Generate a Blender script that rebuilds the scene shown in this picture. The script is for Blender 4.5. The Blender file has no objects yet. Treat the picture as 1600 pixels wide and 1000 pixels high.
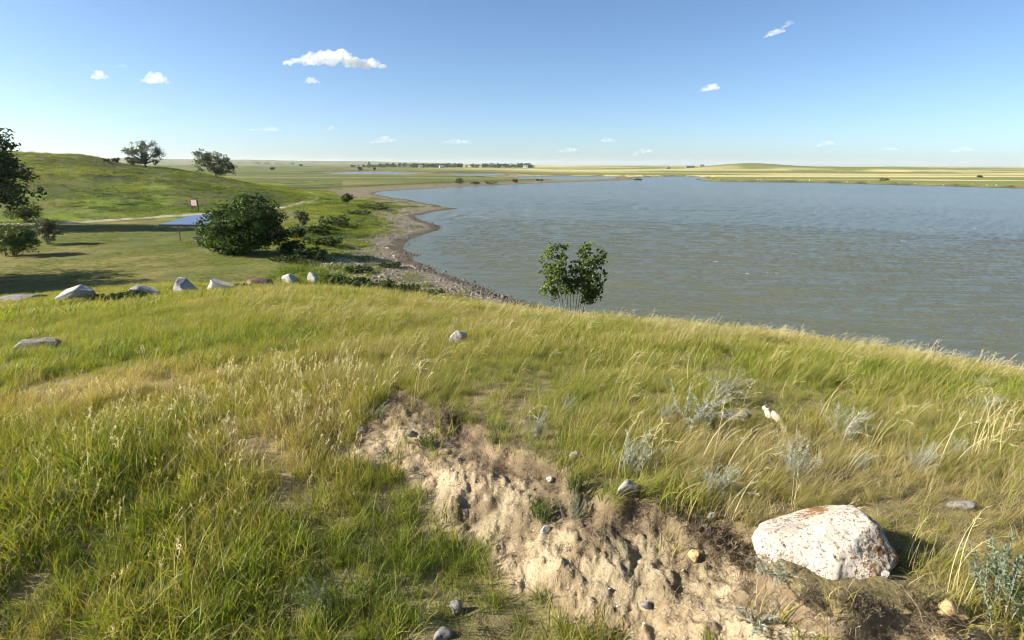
import bpy, math, numpy as np
from mathutils import Matrix, Vector
R = math.radians
SC = bpy.context.scene
COL = SC.collection
rng = np.random.default_rng(7)

# ------------------------------------------------------------------ camera, sky, sun, exposure
CAM_H, PITCH, ROLL, FOC = 12.0, R(15.5), R(0.22), 873.0 / 1600.0
cam_d = bpy.data.cameras.new('camera'); cam = bpy.data.objects.new('camera', cam_d); COL.objects.link(cam)
cam_d.sensor_width = 36.0; cam_d.lens = 36.0 * FOC; cam_d.clip_start = 0.05; cam_d.clip_end = 80000.0
CM = Matrix.Rotation(math.pi / 2 - PITCH, 3, 'X') @ Matrix.Rotation(ROLL, 3, 'Z')
cam.matrix_world = Matrix.Translation((0, 0, CAM_H)) @ CM.to_4x4()
SC.camera = cam

SUN_EL, SUN_AZ = R(27), R(-94)          # azimuth clockwise from +Y: the sun stands to the left
world = bpy.data.worlds.new('World'); SC.world = world; world.use_nodes = True
wn = world.node_tree
bg = wn.nodes['Background']; sky = wn.nodes.new('ShaderNodeTexSky'); sky.sky_type = 'NISHITA'
sky.sun_disc = False; sky.sun_elevation = SUN_EL; sky.sun_rotation = SUN_AZ
sky.altitude = 3000.0; sky.air_density = 1.0; sky.dust_density = 8.5; sky.ozone_density = 3.3
bg.inputs['Strength'].default_value = 0.072
wb = wn.nodes.new('ShaderNodeMix'); wb.data_type = 'RGBA'; wb.blend_type = 'MULTIPLY'; wb.inputs[0].default_value = 1.0; wb.inputs[7].default_value = (.95, 1.0, 1.0, 1)   # white balance
wn.links.new(sky.outputs['Color'], wb.inputs[6]); wn.links.new(wb.outputs[2], bg.inputs['Color'])
sun_d = bpy.data.lights.new('sun', 'SUN'); sun_d.energy = 5.0; sun_d.angle = R(0.5); sun_d.color = (1.0, 0.93, 0.82)
sun = bpy.data.objects.new('sun', sun_d); COL.objects.link(sun)
sdir = Vector((math.sin(SUN_AZ) * math.cos(SUN_EL), math.cos(SUN_AZ) * math.cos(SUN_EL), math.sin(SUN_EL)))
sun.rotation_euler = sdir.to_track_quat('Z', 'Y').to_euler()
SC.view_settings.view_transform = 'Standard'; SC.view_settings.look = 'None'
SC.view_settings.gamma = 1.0; SC.view_settings.use_curve_mapping = False
SC.view_settings.exposure = 1.33
SC.render.engine = 'CYCLES'
SC.cycles.use_light_tree = False; SC.cycles.use_adaptive_sampling = True; SC.cycles.adaptive_threshold = 0.03
SC.cycles.max_bounces = 4; SC.cycles.diffuse_bounces = 2; SC.cycles.glossy_bounces = 2
SC.cycles.transmission_bounces = 3; SC.cycles.volume_bounces = 3; SC.cycles.transparent_max_bounces = 8
SC.cycles.use_denoising = True; SC.cycles.pixel_filter_type = 'BLACKMAN_HARRIS'; SC.cycles.filter_width = 1.05; SC.cycles.caustics_reflective = False; SC.cycles.caustics_refractive = False

# ------------------------------------------------------------------ small helpers
def ray(px, py):
    v = CM @ Vector(((px - 800) / 873.0, (500 - py) / 873.0, -1.0))
    return np.array(v)
def on_plane(px, py, z=0.0):
    d = ray(px, py); t = (z - CAM_H) / d[2]
    return np.array([d[0] * t, d[1] * t, z])
def sstep(a, b, x):
    t = np.clip((x - a) / (b - a), 0, 1); return t * t * (3 - 2 * t)
def _hash(ix, iy, s):
    h = (ix.astype(np.int64) * 374761393 + iy.astype(np.int64) * 668265263 + s * 974711) & 0xFFFFFFFF
    h = ((h ^ (h >> 13)) * 1274126177) & 0xFFFFFFFF
    h = ((h ^ (h >> 16)) * 2246822519) & 0xFFFFFFFF
    return ((h ^ (h >> 15)) & 0xFFFF) / 65535.0
def vnoise(x, y, s=0):
    x = np.asarray(x, float); y = np.asarray(y, float)
    ix = np.floor(x); iy = np.floor(y); fx = x - ix; fy = y - iy
    fx = fx * fx * fx * (fx * (fx * 6 - 15) + 10); fy = fy * fy * fy * (fy * (fy * 6 - 15) + 10)
    a = _hash(ix, iy, s); b = _hash(ix + 1, iy, s); c = _hash(ix, iy + 1, s); d = _hash(ix + 1, iy + 1, s)
    return (a + (b - a) * fx) * (1 - fy) + (c + (d - c) * fx) * fy
def fbm(x, y, s=0, o=4):
    t = 0; a = 0.5; n = 0
    for k in range(o):
        t = t + a * vnoise(np.asarray(x) * 2 ** k + 17.3 * k, np.asarray(y) * 2 ** k - 9.1 * k, s + k); n += a; a *= 0.5
    return t / n                                                     # 0..1
def mix(a, b, t):
    return a + (b - a) * t

def mesh_np(name, V, F, attrs=None, smooth=False, mats=()):
    """V (n,3); F list of arrays (m,k) of equal-sided faces; attrs: name -> (n,) or (n,3) on points"""
    me = bpy.data.meshes.new(name)
    V = np.asarray(V, np.float32); F = [np.asarray(f, np.int32) for f in F if len(f)]
    nl = sum(f.size for f in F); nf = sum(len(f) for f in F)
    me.vertices.add(len(V)); me.vertices.foreach_set('co', V.ravel())
    me.loops.add(nl); me.polygons.add(nf)
    me.loops.foreach_set('vertex_index', np.concatenate([f.ravel() for f in F]))
    tot = np.concatenate([np.full(len(f), f.shape[1], np.int32) for f in F])
    st = np.concatenate([[0], np.cumsum(tot)[:-1]]).astype(np.int32)
    me.polygons.foreach_set('loop_start', st)
    me.polygons.foreach_set('use_smooth', np.full(nf, smooth))
    for k, v in (attrs or {}).items():
        v = np.asarray(v, np.float32)
        if v.ndim == 1:
            me.attributes.new(k, 'FLOAT', 'POINT').data.foreach_set('value', v)
        else:
            c = np.ones((len(v), 4), np.float32); c[:, :3] = v
            me.attributes.new(k, 'FLOAT_COLOR', 'POINT').data.foreach_set('color', c.ravel())
    for m in mats: me.materials.append(m)
    me.update(); me.validate()
    return me
def obj(name, me, parent=None, loc=None, rot=None, scl=None):
    o = bpy.data.objects.new(name, me); COL.objects.link(o)
    if parent is not None: o.parent = parent
    if loc is not None: o.location = loc
    if rot is not None: o.rotation_euler = rot
    if scl is not None: o.scale = scl if hasattr(scl, '__len__') else (scl,) * 3
    return o
def tag(o, label=None, cat=None, group=None, kind=None):
    if label: o['label'] = label
    if cat: o['category'] = cat
    if group: o['group'] = group
    if kind: o['kind'] = kind
    return o
class MB:
    """collects verts/faces of one part"""
    def __init__(s): s.v = []; s.q = []; s.t = []; s.n = 0
    def add(s, V, Q=(), T=()):
        s.v.append(np.asarray(V, float))
        if len(Q): s.q.append(np.asarray(Q) + s.n)
        if len(T): s.t.append(np.asarray(T) + s.n)
        s.n += len(V)
    def box(s, c, d, rz=0.0):
        V = np.array([[x, y, z] for x in (-.5, .5) for y in (-.5, .5) for z in (-.5, .5)]) * np.array(d)
        ca, sa = math.cos(rz), math.sin(rz)
        V = np.stack([V[:, 0] * ca - V[:, 1] * sa, V[:, 0] * sa + V[:, 1] * ca, V[:, 2]], 1) + np.array(c)
        s.add(V, [[0, 1, 3, 2], [4, 6, 7, 5], [0, 4, 5, 1], [2, 3, 7, 6], [0, 2, 6, 4], [1, 5, 7, 3]])
    def tube(s, P, Rr, n=6):
        P = np.asarray(P, float); Rr = np.broadcast_to(np.asarray(Rr, float), (len(P),))
        T = np.gradient(P, axis=0); T /= np.linalg.norm(T, axis=1)[:, None] + 1e-9
        up = np.array([0.31, 0.95, 0.05]); A = np.cross(T, up); A /= np.linalg.norm(A, axis=1)[:, None] + 1e-9
        B = np.cross(T, A); th = np.arange(n) * 2 * np.pi / n
        V = P[:, None] + Rr[:, None, None] * (A[:, None] * np.cos(th)[None, :, None] + B[:, None] * np.sin(th)[None, :, None])
        Q = [[i * n + j, i * n + (j + 1) % n, (i + 1) * n + (j + 1) % n, (i + 1) * n + j] for i in range(len(P) - 1) for j in range(n)]
        s.add(V.reshape(-1, 3), Q)
    def mesh(s, name, mats=(), smooth=False, attrs=None):
        return mesh_np(name, np.concatenate(s.v), [np.concatenate(s.q) if s.q else [], np.concatenate(s.t) if s.t else []], attrs, smooth, mats)

# ------------------------------------------------------------------ material helpers
def new_mat(name):
    m = bpy.data.materials.new(name); m.use_nodes = True
    nt = m.node_tree; b = nt.nodes['Principled BSDF']; b.inputs['Roughness'].default_value = 0.85
    b.inputs['Specular IOR Level'].default_value = 0.2
    return m, nt, b
def N(nt, t, **kw):
    n = nt.nodes.new(t)
    for k, v in kw.items():
        if k in n.inputs: n.inputs[k].default_value = v
        else: setattr(n, k, v)
    return n
def L(nt, a, b): nt.links.new(a, b)
def noise(nt, scale, detail=4.0, rough=0.55, vec=None, dist=0.0):
    n = N(nt, 'ShaderNodeTexNoise', Scale=scale, Detail=detail, Roughness=rough, Distortion=dist)
    if vec is not None: L(nt, vec, n.inputs['Vector'])
    return n
def ramp(nt, fac, stops):
    r = nt.nodes.new('ShaderNodeValToRGB'); e = r.color_ramp.elements
    while len(e) < len(stops): e.new(0.5)
    for el, (p, c) in zip(e, stops):
        el.position = p; el.color = (*c, 1) if len(c) == 3 else c
    L(nt, fac, r.inputs['Fac']); return r
def mixc(nt, a, b, fac, mode='MIX'):
    m = nt.nodes.new('ShaderNodeMix'); m.data_type = 'RGBA'; m.blend_type = mode
    for sock, v in (('A', a), ('B', b)):
        i = [s for s in m.inputs if s.name == sock and s.type == 'RGBA'][0]
        if isinstance(v, tuple): i.default_value = (*v, 1)
        else: L(nt, v, i)
    if isinstance(fac, (int, float)): m.inputs[0].default_value = fac
    else: L(nt, fac, m.inputs[0])
    return [s for s in m.outputs if s.type == 'RGBA'][0]
def bump(nt, h, strength, dist, bsdf):
    b = N(nt, 'ShaderNodeBump', Strength=strength, Distance=dist); L(nt, h, b.inputs['Height']); L(nt, b.outputs[0], bsdf.inputs['Normal']); return b
def plain_mat(name, c, rough=0.7, nscale=8.0, amt=0.25, bmp=0.0):
    m, nt, b = new_mat(name); tc = N(nt, 'ShaderNodeTexCoord')
    n = noise(nt, nscale, 5, 0.6, tc.outputs['Object'])
    r = ramp(nt, n.outputs[0], [(0.25, tuple(x * (1 - amt) for x in c)), (0.75, tuple(min(1, x * (1 + amt)) for x in c))])
    L(nt, r.outputs[0], b.inputs['Base Color']); b.inputs['Roughness'].default_value = rough
    if bmp: bump(nt, n.outputs[0], bmp, 0.02, b)
    return m
def leaf_mat(name, stops, trans=0.35, attr='tint', instancer=False, rough=0.6, tip=None):
    """blades and leaves: colour from the tint of each blade, some light passes through"""
    m, nt, b = new_mat(name)
    a = N(nt, 'ShaderNodeAttribute', attribute_name='tint')
    src = a.outputs['Fac']
    if instancer:
        ai = N(nt, 'ShaderNodeAttribute', attribute_name='itint'); ai.attribute_type = 'INSTANCER'
        ad = N(nt, 'ShaderNodeMath', operation='ADD'); L(nt, a.outputs['Fac'], ad.inputs[0]); L(nt, ai.outputs['Fac'], ad.inputs[1]); src = ad.outputs[0]
    c = ramp(nt, src, stops).outputs[0]
    b.inputs['Roughness'].default_value = rough; b.inputs['Specular IOR Level'].default_value = 0.25
    L(nt, c, b.inputs['Base Color'])
    tr = N(nt, 'ShaderNodeBsdfTranslucent'); ms = N(nt, 'ShaderNodeMixShader'); ms.inputs[0].default_value = trans
    L(nt, mixc(nt, c, (1.0, 0.95, 0.45), 1.0, 'MULTIPLY'), tr.inputs['Color'])
    L(nt, b.outputs[0], ms.inputs[1]); L(nt, tr.outputs[0], ms.inputs[2])
    L(nt, ms.outputs[0], nt.nodes['Material Output'].inputs['Surface'])
    return m

# ------------------------------------------------------------------ the lie of the land
def world_poly(px): return np.array([on_plane(x, y)[:2] for x, y in px])
def pol(a, r): return np.array([math.sin(R(a)) * r, math.cos(R(a)) * r])
lake_px = [(848, 482), (800, 468), (760, 455), (722, 438), (690, 426), (662, 411), (642, 399), (627, 388), (640, 376), (668, 366), (685, 358),
           (678, 349), (652, 341), (655, 335), (690, 329), (712, 326), (690, 322), (665, 318), (640, 312), (612, 308), (582, 303), (600, 299),
           (650, 296), (720, 292), (800, 288), (880, 285), (960, 282.4), (1004, 281), (985, 279), (1010, 276.5), (1060, 275.5), (1108, 277.5), (1085, 280.5), (1112, 283.6),
           (1190, 284.6), (1280, 285.6), (1400, 289), (1500, 291.5), (1600, 294.5)]
LAKE = np.concatenate([world_poly(lake_px), [pol(52, 430), pol(75, 330), pol(80, 60), pol(45, 32), pol(25, 33), pol(12, 35), pol(6.5, 39)]])
POND1 = world_poly([(515, 271), (560, 268.6), (620, 269.3), (652, 271), (630, 273.4), (560, 273)])
POND2 = world_poly([(690, 273.2), (770, 271.6), (795, 273.2), (740, 275.4)])
POND3 = world_poly([(800, 277.6), (880, 275.6), (965, 276.5), (960, 279.6), (880, 281), (815, 279.8)])
def sdist(x, y, P):
    """distance to a closed polygon, negative inside"""
    x = np.asarray(x, float); y = np.asarray(y, float)
    d2 = np.full(x.shape, 1e18); ins = np.zeros(x.shape, bool)
    for (ax, ay), (bx, by) in zip(P, np.roll(P, -1, 0)):
        ex, ey = bx - ax, by - ay; L2 = ex * ex + ey * ey + 1e-12
        t = np.clip(((x - ax) * ex + (y - ay) * ey) / L2, 0, 1)
        d2 = np.minimum(d2, (x - ax - t * ex) ** 2 + (y - ay - t * ey) ** 2)
        if ay != by:
            c = ((ay > y) != (by > y)) & (x < (bx - ax) * (y - ay) / (by - ay) + ax)
            ins ^= c
    d = np.sqrt(d2); return np.where(ins, -d, d)
def shore_dist(x, y):
    d = sdist(x, y, LAKE)
    far = (np.hypot(x, y) > 350)
    if np.any(far):
        for P in (POND1, POND2, POND3): d = np.where(far, np.minimum(d, sdist(x, y, P)), d)
    w = (vnoise(x / 6., y / 6., 5) - .5) * 2.2 + (vnoise(x / 1.7, y / 1.7, 6) - .5) * .7
    return d + w
# knoll profile by bearing: z = 10.7 - s r - k r^2
KA = np.array([-180, -120, -75, -45, -35, -25, -13, 6.5, 25, 44, 60, 90, 130, 180])
KS = np.array([.02, .05, .14, .152, .152, .147, .142, .142, .126, .104, .09, .05, .03, .02])
KK = np.array([0, 0, 0, .0, .0001, .0004, .00145, .00325, .0045, .0058, .0065, .006, .001, 0])
# hill by bearing: foot radius, crest radius, crest height
hill_px = [(-250, 226, 250), (-100, 229, 245), (30, 234.5, 235), (80, 240.5, 230), (130, 244.5, 226), (180, 254, 222), (230, 262.5, 216), (262, 264.5, 212), (330, 276, 203), (400, 291, 196), (450, 301, 192), (486, 306.5, 190)]
HA, HC, HZ = [], [], []
for px, py, r in hill_px:
    d = ray(px, py); h = math.hypot(d[0], d[1]); HA.append(math.degrees(math.atan2(d[0], d[1]))); HC.append(r); HZ.append(CAM_H + d[2] / h * r)
HA = np.array([-90, -70] + HA + [HA[-1] + 3.0]); HC = np.array([260, 260] + HC + [190]); HZ = np.array([6, 22] + HZ + [1.4])
HF = np.interp(HA, [-90, -45, -30, -24, -19], [120, 126, 130, 145, 186])
# the cut bank in front: upper rim, from its far end towards the lower right corner
def terr_near(x, y):
    r = np.hypot(x, y); a = np.degrees(np.arctan2(x, y))
    return 10.7 - np.interp(a, KA, KS) * r - np.interp(a, KA, KK) * r * r
def hit(px, py, f, r0=0.8, r1=14000.0):
    d = ray(px, py); h = math.hypot(d[0], d[1]); t = np.exp(np.linspace(math.log(r0), math.log(r1), 900)) / h
    P = d[None] * t[:, None]; g = CAM_H + P[:, 2] - f(P[:, 0], P[:, 1])
    i = np.argmax(g < 0) if np.any(g < 0) else len(t) - 1
    i = max(i, 1); u = g[i - 1] / (g[i - 1] - g[i] + 1e-12); tt = t[i - 1] + (t[i] - t[i - 1]) * np.clip(u, 0, 1)
    p = d * tt; return np.array([p[0], p[1], CAM_H + p[2]])
edge_px = [(300, 500), (480, 560), (560, 600), (604, 613), (630, 611), (690, 640), (748, 662), (782, 690), (850, 708), (905, 735), (960, 768), (1040, 775), (1110, 800), (1180, 822), (1225, 880), (1310, 925), (1390, 930), (1480, 955), (1600, 985)]
EDGE = np.array([hit(x, y, terr_near)[:2] for x, y in edge_px] + [(2.3, 1.0), (3.2, 0.2), (4.2, -2.5)])
ELEN = np.concatenate([[0], np.cumsum(np.linalg.norm(np.diff(EDGE, axis=0), axis=1))]); ELEN = ELEN - ELEN[3]   # zero where the bare earth begins
def edge_dist(x, y):
    x = np.asarray(x, float); y = np.asarray(y, float)
    best = np.full(x.shape, 1e9); sg = np.zeros(x.shape); tt = np.zeros(x.shape)
    for i in range(len(EDGE) - 1):
        (ax, ay), (bx, by) = EDGE[i], EDGE[i + 1]; ex, ey = bx - ax, by - ay; L2 = ex * ex + ey * ey
        t0 = ((x - ax) * ex + (y - ay) * ey) / L2; t = np.clip(t0, 0, 1)
        d = np.hypot(x - ax - t * ex, y - ay - t * ey); cr = (x - ax) * ey - (y - ay) * ex
        m = d < best - 1e-9
        best = np.where(m, d, best); sg = np.where(m, np.sign(cr), sg); tt = np.where(m, ELEN[i] + t * math.sqrt(L2), tt)
    return best * sg, tt                                             # positive on the lower side, arc length
def bank_masks(x, y):
    near = np.hypot(x, y) < 16
    d = np.full(np.shape(x), -9.0); t = np.zeros(np.shape(x))
    if np.any(near):
        xs, ys = x[near], y[near]; dd, tn = edge_dist(xs, ys)
        dd = dd + (fbm(xs * 3.2, ys * 3.2, 31, 3) - .5) * .26 + (vnoise(xs * 14, ys * 14, 33) - .5) * .05
        d[near] = dd; t[near] = tn
    wd = np.interp(t, [0, .4, 1.0, 1.8, 2.6, 3.6, 4.6, 6], [.2, .62, .75, .6, .62, .76, .66, .5])
    wd = wd * (.8 + .45 * fbm(x * 2.1, y * 2.1, 35, 3))
    amp = .42 * (1 - .85 * sstep(2.6, 5.2, np.hypot(x, y))) * (1 - sstep(5, 11, np.hypot(x, y)))
    return d, t, wd, amp
MOUND = on_plane(1165, 261.5)[:2]; MOUND = MOUND / np.hypot(*MOUND) * 1500
def ground(x, y, full=False):
    x = np.atleast_1d(np.asarray(x, float)); y = np.atleast_1d(np.asarray(y, float))
    r = np.hypot(x, y); a = np.degrees(np.arctan2(x, y))
    sd = shore_dist(x, y)
    W = 13 + 17 * sstep(110, 200, y) * (1 - sstep(60, 160, x)) - 6 * sstep(100, 200, x)
    zb = np.where(sd < 0, np.maximum(-1.5, sd * .07), np.minimum(sd / W, 1) * .95 + .5 * sstep(W, W * 1.25, sd))
    zb = zb + sstep(20, 60, sd) * ((fbm(x / 30, y / 30, 3, 3) - .5) * .5)
    zb = zb + sstep(420, 2500, r) * sstep(10, 60, sd) * 4.0 * (.5 + fbm(x / 700, y / 300, 4, 3))
    zb = zb + sstep(-10, 25, a) * sstep(1200, 2600, r) * 3.0
    # far mound and low far hills
    m0 = on_plane(1165, 261.5); m0 = m0[:2] / np.hypot(*m0[:2]) * 1500
    zb = zb + 14.0 * np.exp(-(((x - m0[0]) / 110) ** 2 + ((y - m0[1]) / 140) ** 2)) + 7 * np.exp(-(((x - m0[0] - 230) / 190) ** 2 + ((y - m0[1] + 120) / 140) ** 2))
    far = sstep(4200, 7800, r)
    zb = zb + far * np.interp(a, [-60, -40, -24, -14, -6, 0, 60], [70, 66, 60, 46, 30, 6, 2]) * (.75 + .5 * fbm(a / 5.0, r / 4000, 8, 3))
    # hill at the left
    rf = np.interp(a, HA, HF); rc = np.interp(a, HA, HC); zc = np.interp(a, HA, HZ) - 1.4
    inside = (a > -92) & (a < HA[-1])
    u = np.clip((r - rf) / (rc - rf), 0, 1); prof = .62 * u ** 1.15 + .38 * sstep(0, 1, u)
    fall = 1 - sstep(0, 150, r - rc)
    hz = np.where(inside, zc * prof * np.where(r > rc, fall, 1), 0)
    hz = hz + np.where(inside, sstep(.02, .3, u) * fall * ((fbm(x / 22, y / 22, 12, 4) - .5) * 2.4 * np.clip(zc / 8, 0, 1)), 0)
    zb = zb + np.where(inside, sstep(-90, -60, a), 0) * hz
    # knoll
    zk = terr_near(x, y) + sstep(5, 20, r) * (fbm(x / 5, y / 5, 21, 3) - .5) * .5 + sstep(1.5, 5, r) * (fbm(x / 1.3, y / 1.3, 22, 3) - .5) * .14
    d, t, wd, amp = bank_masks(x, y)
    dp = np.clip(d, 0, None)
    drop = amp * (.36 * sstep(0, .09, dp) + .64 * sstep(.03, .75, dp))
    zk = zk - drop
    on_face = sstep(-.02, .05, d) * (1 - sstep(wd * .85, wd * 1.1, d)) * sstep(-.15, .25, t)
    nr = r < 12
    if np.any(nr):
        q = np.zeros_like(zk); xs, ys = x[nr], y[nr]
        cl = np.abs(vnoise(xs * 9, ys * 9, 41) - .5) * 2; c2 = np.abs(vnoise(xs * 21, ys * 21, 42) - .5) * 2
        gul = np.abs(fbm(xs * 3.5 + ys, ys * 2.0, 44, 3) - .5) * 2
        q[nr] = on_face[nr] * ((cl - .5) * .016 + (c2 - .5) * .014 + (vnoise(xs * 38, ys * 38, 43) - .5) * .013 + (vnoise(xs * 75, ys * 75, 46) - .5) * .014 + (np.clip(gul * 3, 0, 1) - 1) * .016 + np.clip(vnoise(xs * 24, ys * 24, 47) - .66, 0, 1) * .055) \
            + (1 - on_face[nr]) * (vnoise(xs * 8, ys * 8, 45) - .5) * .03
        zk = zk + q
    # blend knoll over the low ground
    k = 0.55; hh = np.clip(.5 + .5 * (zk - zb) / k, 0, 1)
    zz = zb * (1 - hh) + zk * hh + k * hh * (1 - hh) * .5
    zz = np.where(r > 130, zb, zz)
    if full: return zz, dict(sd=sd, W=W, a=a, r=r, u=np.where(inside, u, 0), d=d, t=t, wd=wd, face=on_face, knoll=hh * (r < 130), zb=zb, hz=np.where(inside, hz, 0))
    return zz
def G(px, py): return hit(px, py, ground)
def gz(x, y): return float(ground(np.array([x]), np.array([y]))[0])
PXM = 873.0
def depth(p): return float(-(CM.transposed() @ Vector((p[0], p[1], p[2] - CAM_H)))[2])
def px_m(p): return depth(p) / PXM                                   # metres spanned by one photo pixel at p

# grass colour zones: (pixel x, pixel y, radius in metres, shift of dryness)
zones_px = [(60, 618, .9, .24), (170, 613, .9, .26), (290, 604, .8, .22), (480, 600, 1.3, .16), (430, 660, .7, .30), (560, 580, 1.2, .0),
            (350, 545, 1.8, -.16), (300, 520, 2.5, -.10), (260, 480, 5.0, -.06), (600, 500, 4.0, .08), (560, 470, 5.0, .10), (200, 700, .9, -.10), (640, 800, .6, -.22), (420, 850, .6, -.10),
            (1340, 590, 1.8, -.20), (1500, 590, 1.6, -.20), (900, 520, 3.0, -.12), (1150, 690, .8, .14), (1250, 720, .8, .12), (1000, 560, 2.0, -.02), (1480, 800, .5, .05), (1130, 830, .25, .3), (150, 790, .3, -.2), (450, 500, 4, .06), (100, 520, 3, -.02), (640, 545, 1.5, .05)]
ZN = [(hit(x, y, terr_near), rr, s) for x, y, rr, s in zones_px]
def dryness(x, y):
    a = np.degrees(np.arctan2(x, y))
    v = mix(.49, .57, sstep(-14, 6, a)) + (fbm(x / 2.2, y / 2.2, 51, 4) - .5) * .52 + (fbm(x / 9, y / 9, 55, 2) - .5) * .25
    for p, rr, s in ZN: v = v + s * np.exp(-((x - p[0]) ** 2 + (y - p[1]) ** 2) / (rr * rr))
    return np.clip(v, 0.02, .98)

# ------------------------------------------------------------------ ground sheet
def rows():
    r = [0.35]
    while r[-1] < 16000:
        s = .05 if r[-1] < 1.0 else .0065 if r[-1] < 5.5 else .011 if r[-1] < 13 else .018 if r[-1] < 60 else .02 if r[-1] < 1200 else .05
        r.append(r[-1] * (1 + s))
    return np.array(r)
RR = rows(); AA = np.radians(np.concatenate([np.linspace(-180, -62, 60)[:-1], np.linspace(-62, 62, 561), np.linspace(62, 180, 60)[1:-1]]))
na, nr_ = len(AA), len(RR)
gx = (RR[:, None] * np.sin(AA)[None]).ravel(); gy = (RR[:, None] * np.cos(AA)[None]).ravel()
gzv, M = ground(gx, gy, True)
def land_colour(x, y, z, M):
    n1 = fbm(x / 3, y / 3, 61, 4); n2 = fbm(x / 14, y / 14, 62, 4); n3 = fbm(x * 6, y * 6, 63, 3)
    c3 = lambda *c: np.array(c)[None, :]
    e = lambda m: m[:, None]
    sd, W, r, a = M['sd'], M['W'], M['r'], M['a']
    lawn = mix(c3(.092, .108, .028), c3(.165, .145, .052), e(sstep(.35, .7, n2 * .6 + n1 * .4)))
    plain = mix(c3(.105, .122, .036), c3(.19, .172, .068), e(sstep(.38, .66, fbm(x / 120, y / 40, 64, 4))))
    fieldn = fbm(x / 420, y / 90, 65, 4); straw = mix(c3(.17, .185, .062), c3(.50, .43, .225), e(sstep(.47, .63, fieldn)))
    rw = e(sstep(-8, 8, a) * sstep(300, 420, r) + sstep(-14, 0, a) * sstep(1100, 1500, r)).clip(0, 1)
    col = mix(lawn, plain, e(sstep(120, 190, r + (fbm(x / 20, y / 20, 66) - .5) * 60)))
    col = mix(col, straw, rw)
    dark = e(sstep(.5, .62, fbm(x / 300, y / 45, 67, 4)) * sstep(350, 500, r) * (1 - sstep(2500, 3500, r)))
    col = mix(col, c3(.07, .095, .03), dark * .8 * (1 - rw * .75))
    col = mix(col, c3(.13, .14, .05), e(np.exp(-(((x - MOUND[0]) / 130) ** 2 + ((y - MOUND[1]) / 170) ** 2))))
    # hill: dry thin grass, lush green along the foot and in patches
    hb = fbm(x / 13, y / 13, 71, 4); hcol = mix(c3(.068, .086, .022), c3(.125, .118, .042), e(sstep(.35, .62, hb)))
    lush = np.clip(sstep(.30, .03, M['u']) * sstep(.0, .02, M['u']) * (.45 + 1.1 * fbm(x / 16, y / 10, 72, 3)) + sstep(.60, .72, fbm(x / 30, y / 18, 73, 3)) * .7, 0, 1)
    hcol = mix(hcol, c3(.145, .205, .020), e(lush))
    hcol = mix(hcol, c3(.045, .055, .02), e(sstep(.60, .68, fbm(x / 9, y / 5, 74, 4)) * .75))
    col = mix(col, hcol, e(sstep(.004, .03, M['u']) * (r < 420)))
    # beach
    gravel = mix(c3(.115, .10, .084), c3(.225, .20, .17), e(np.clip(n3 * .55 + fbm(x / 2.5, y / 2.5, 75) * .6 - .05, 0, 1)))
    gravel = mix(gravel, c3(.17, .145, .105), e(sstep(110, 190, y)))
    gm = 1 - sstep(W * .62, W * .86, sd + (fbm(x / 7, y / 7, 76, 4) - .5) * W * 1.0)
    col = mix(col, mix(c3(.13, .19, .03), c3(.3, .3, .09), e(n1)), e(np.exp(-((sd - W * .95) / (W * .3)) ** 2) * sstep(.42, .6, fbm(x / 9, y / 9, 77)) * (r < 260)))
    col = mix(col, gravel, e(gm))
    wet = (1 - sstep(.6, 3.2, sd + (n1 - .5) * 2)) * (sd > -30); col = mix(col, c3(.075, .066, .05), e(wet))
    bank = np.exp(-((sd - W * 1.12) / (W * .12)) ** 2) * sstep(120, 200, y); col = mix(col, c3(.055, .06, .025), e(bank * .9))
    # knoll: thatch under the grass
    dr = dryness(x, y)
    kn = mix(c3(.105, .125, .03), c3(.225, .185, .085), e(sstep(.2, .8, dr)))
    kn = mix(kn, mix(c3(.12, .098, .052), c3(.26, .215, .115), e(n3)), e(1 - sstep(4.5, 11, r)))
    col = mix(col, kn, e(M['knoll']))
    d, wd = M['d'], M['wd']
    tan = mix(c3(.24, .182, .122), c3(.365, .288, .205), e(sstep(.3, .7, fbm(x * 4, y * 4, 81, 4))))
    tan = mix(tan, c3(.19, .14, .092), e(sstep(.52, .68, fbm(x * 7, y * 7, 82, 3)) * .8))
    top = mix(c3(.11, .08, .055), c3(.25, .19, .13), e(fbm(x * 15, y * 15, 83, 3)))
    tw = .06 + .22 * fbm(x * 2.6, y * 2.6, 84, 3) * (1 - .7 * sstep(2.4, 3.4, M['t']))
    dirt = mix(top, tan, e(sstep(tw * .7, tw * 1.35, d)))
    col = mix(col, dirt, e(M['face']))
    return np.clip(col, 0, 1)
gcol = land_colour(gx, gy, gzv, M)
GV = np.stack([gx, gy, gzv], 1)
i0 = np.arange(nr_ - 1)[:, None] * na; j = np.arange(na)[None]; j1 = (j + 1) % na
GQ = np.stack([i0 + j, i0 + na + j, i0 + na + j1, i0 + j1], -1).reshape(-1, 4)[:, ::-1]

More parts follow.
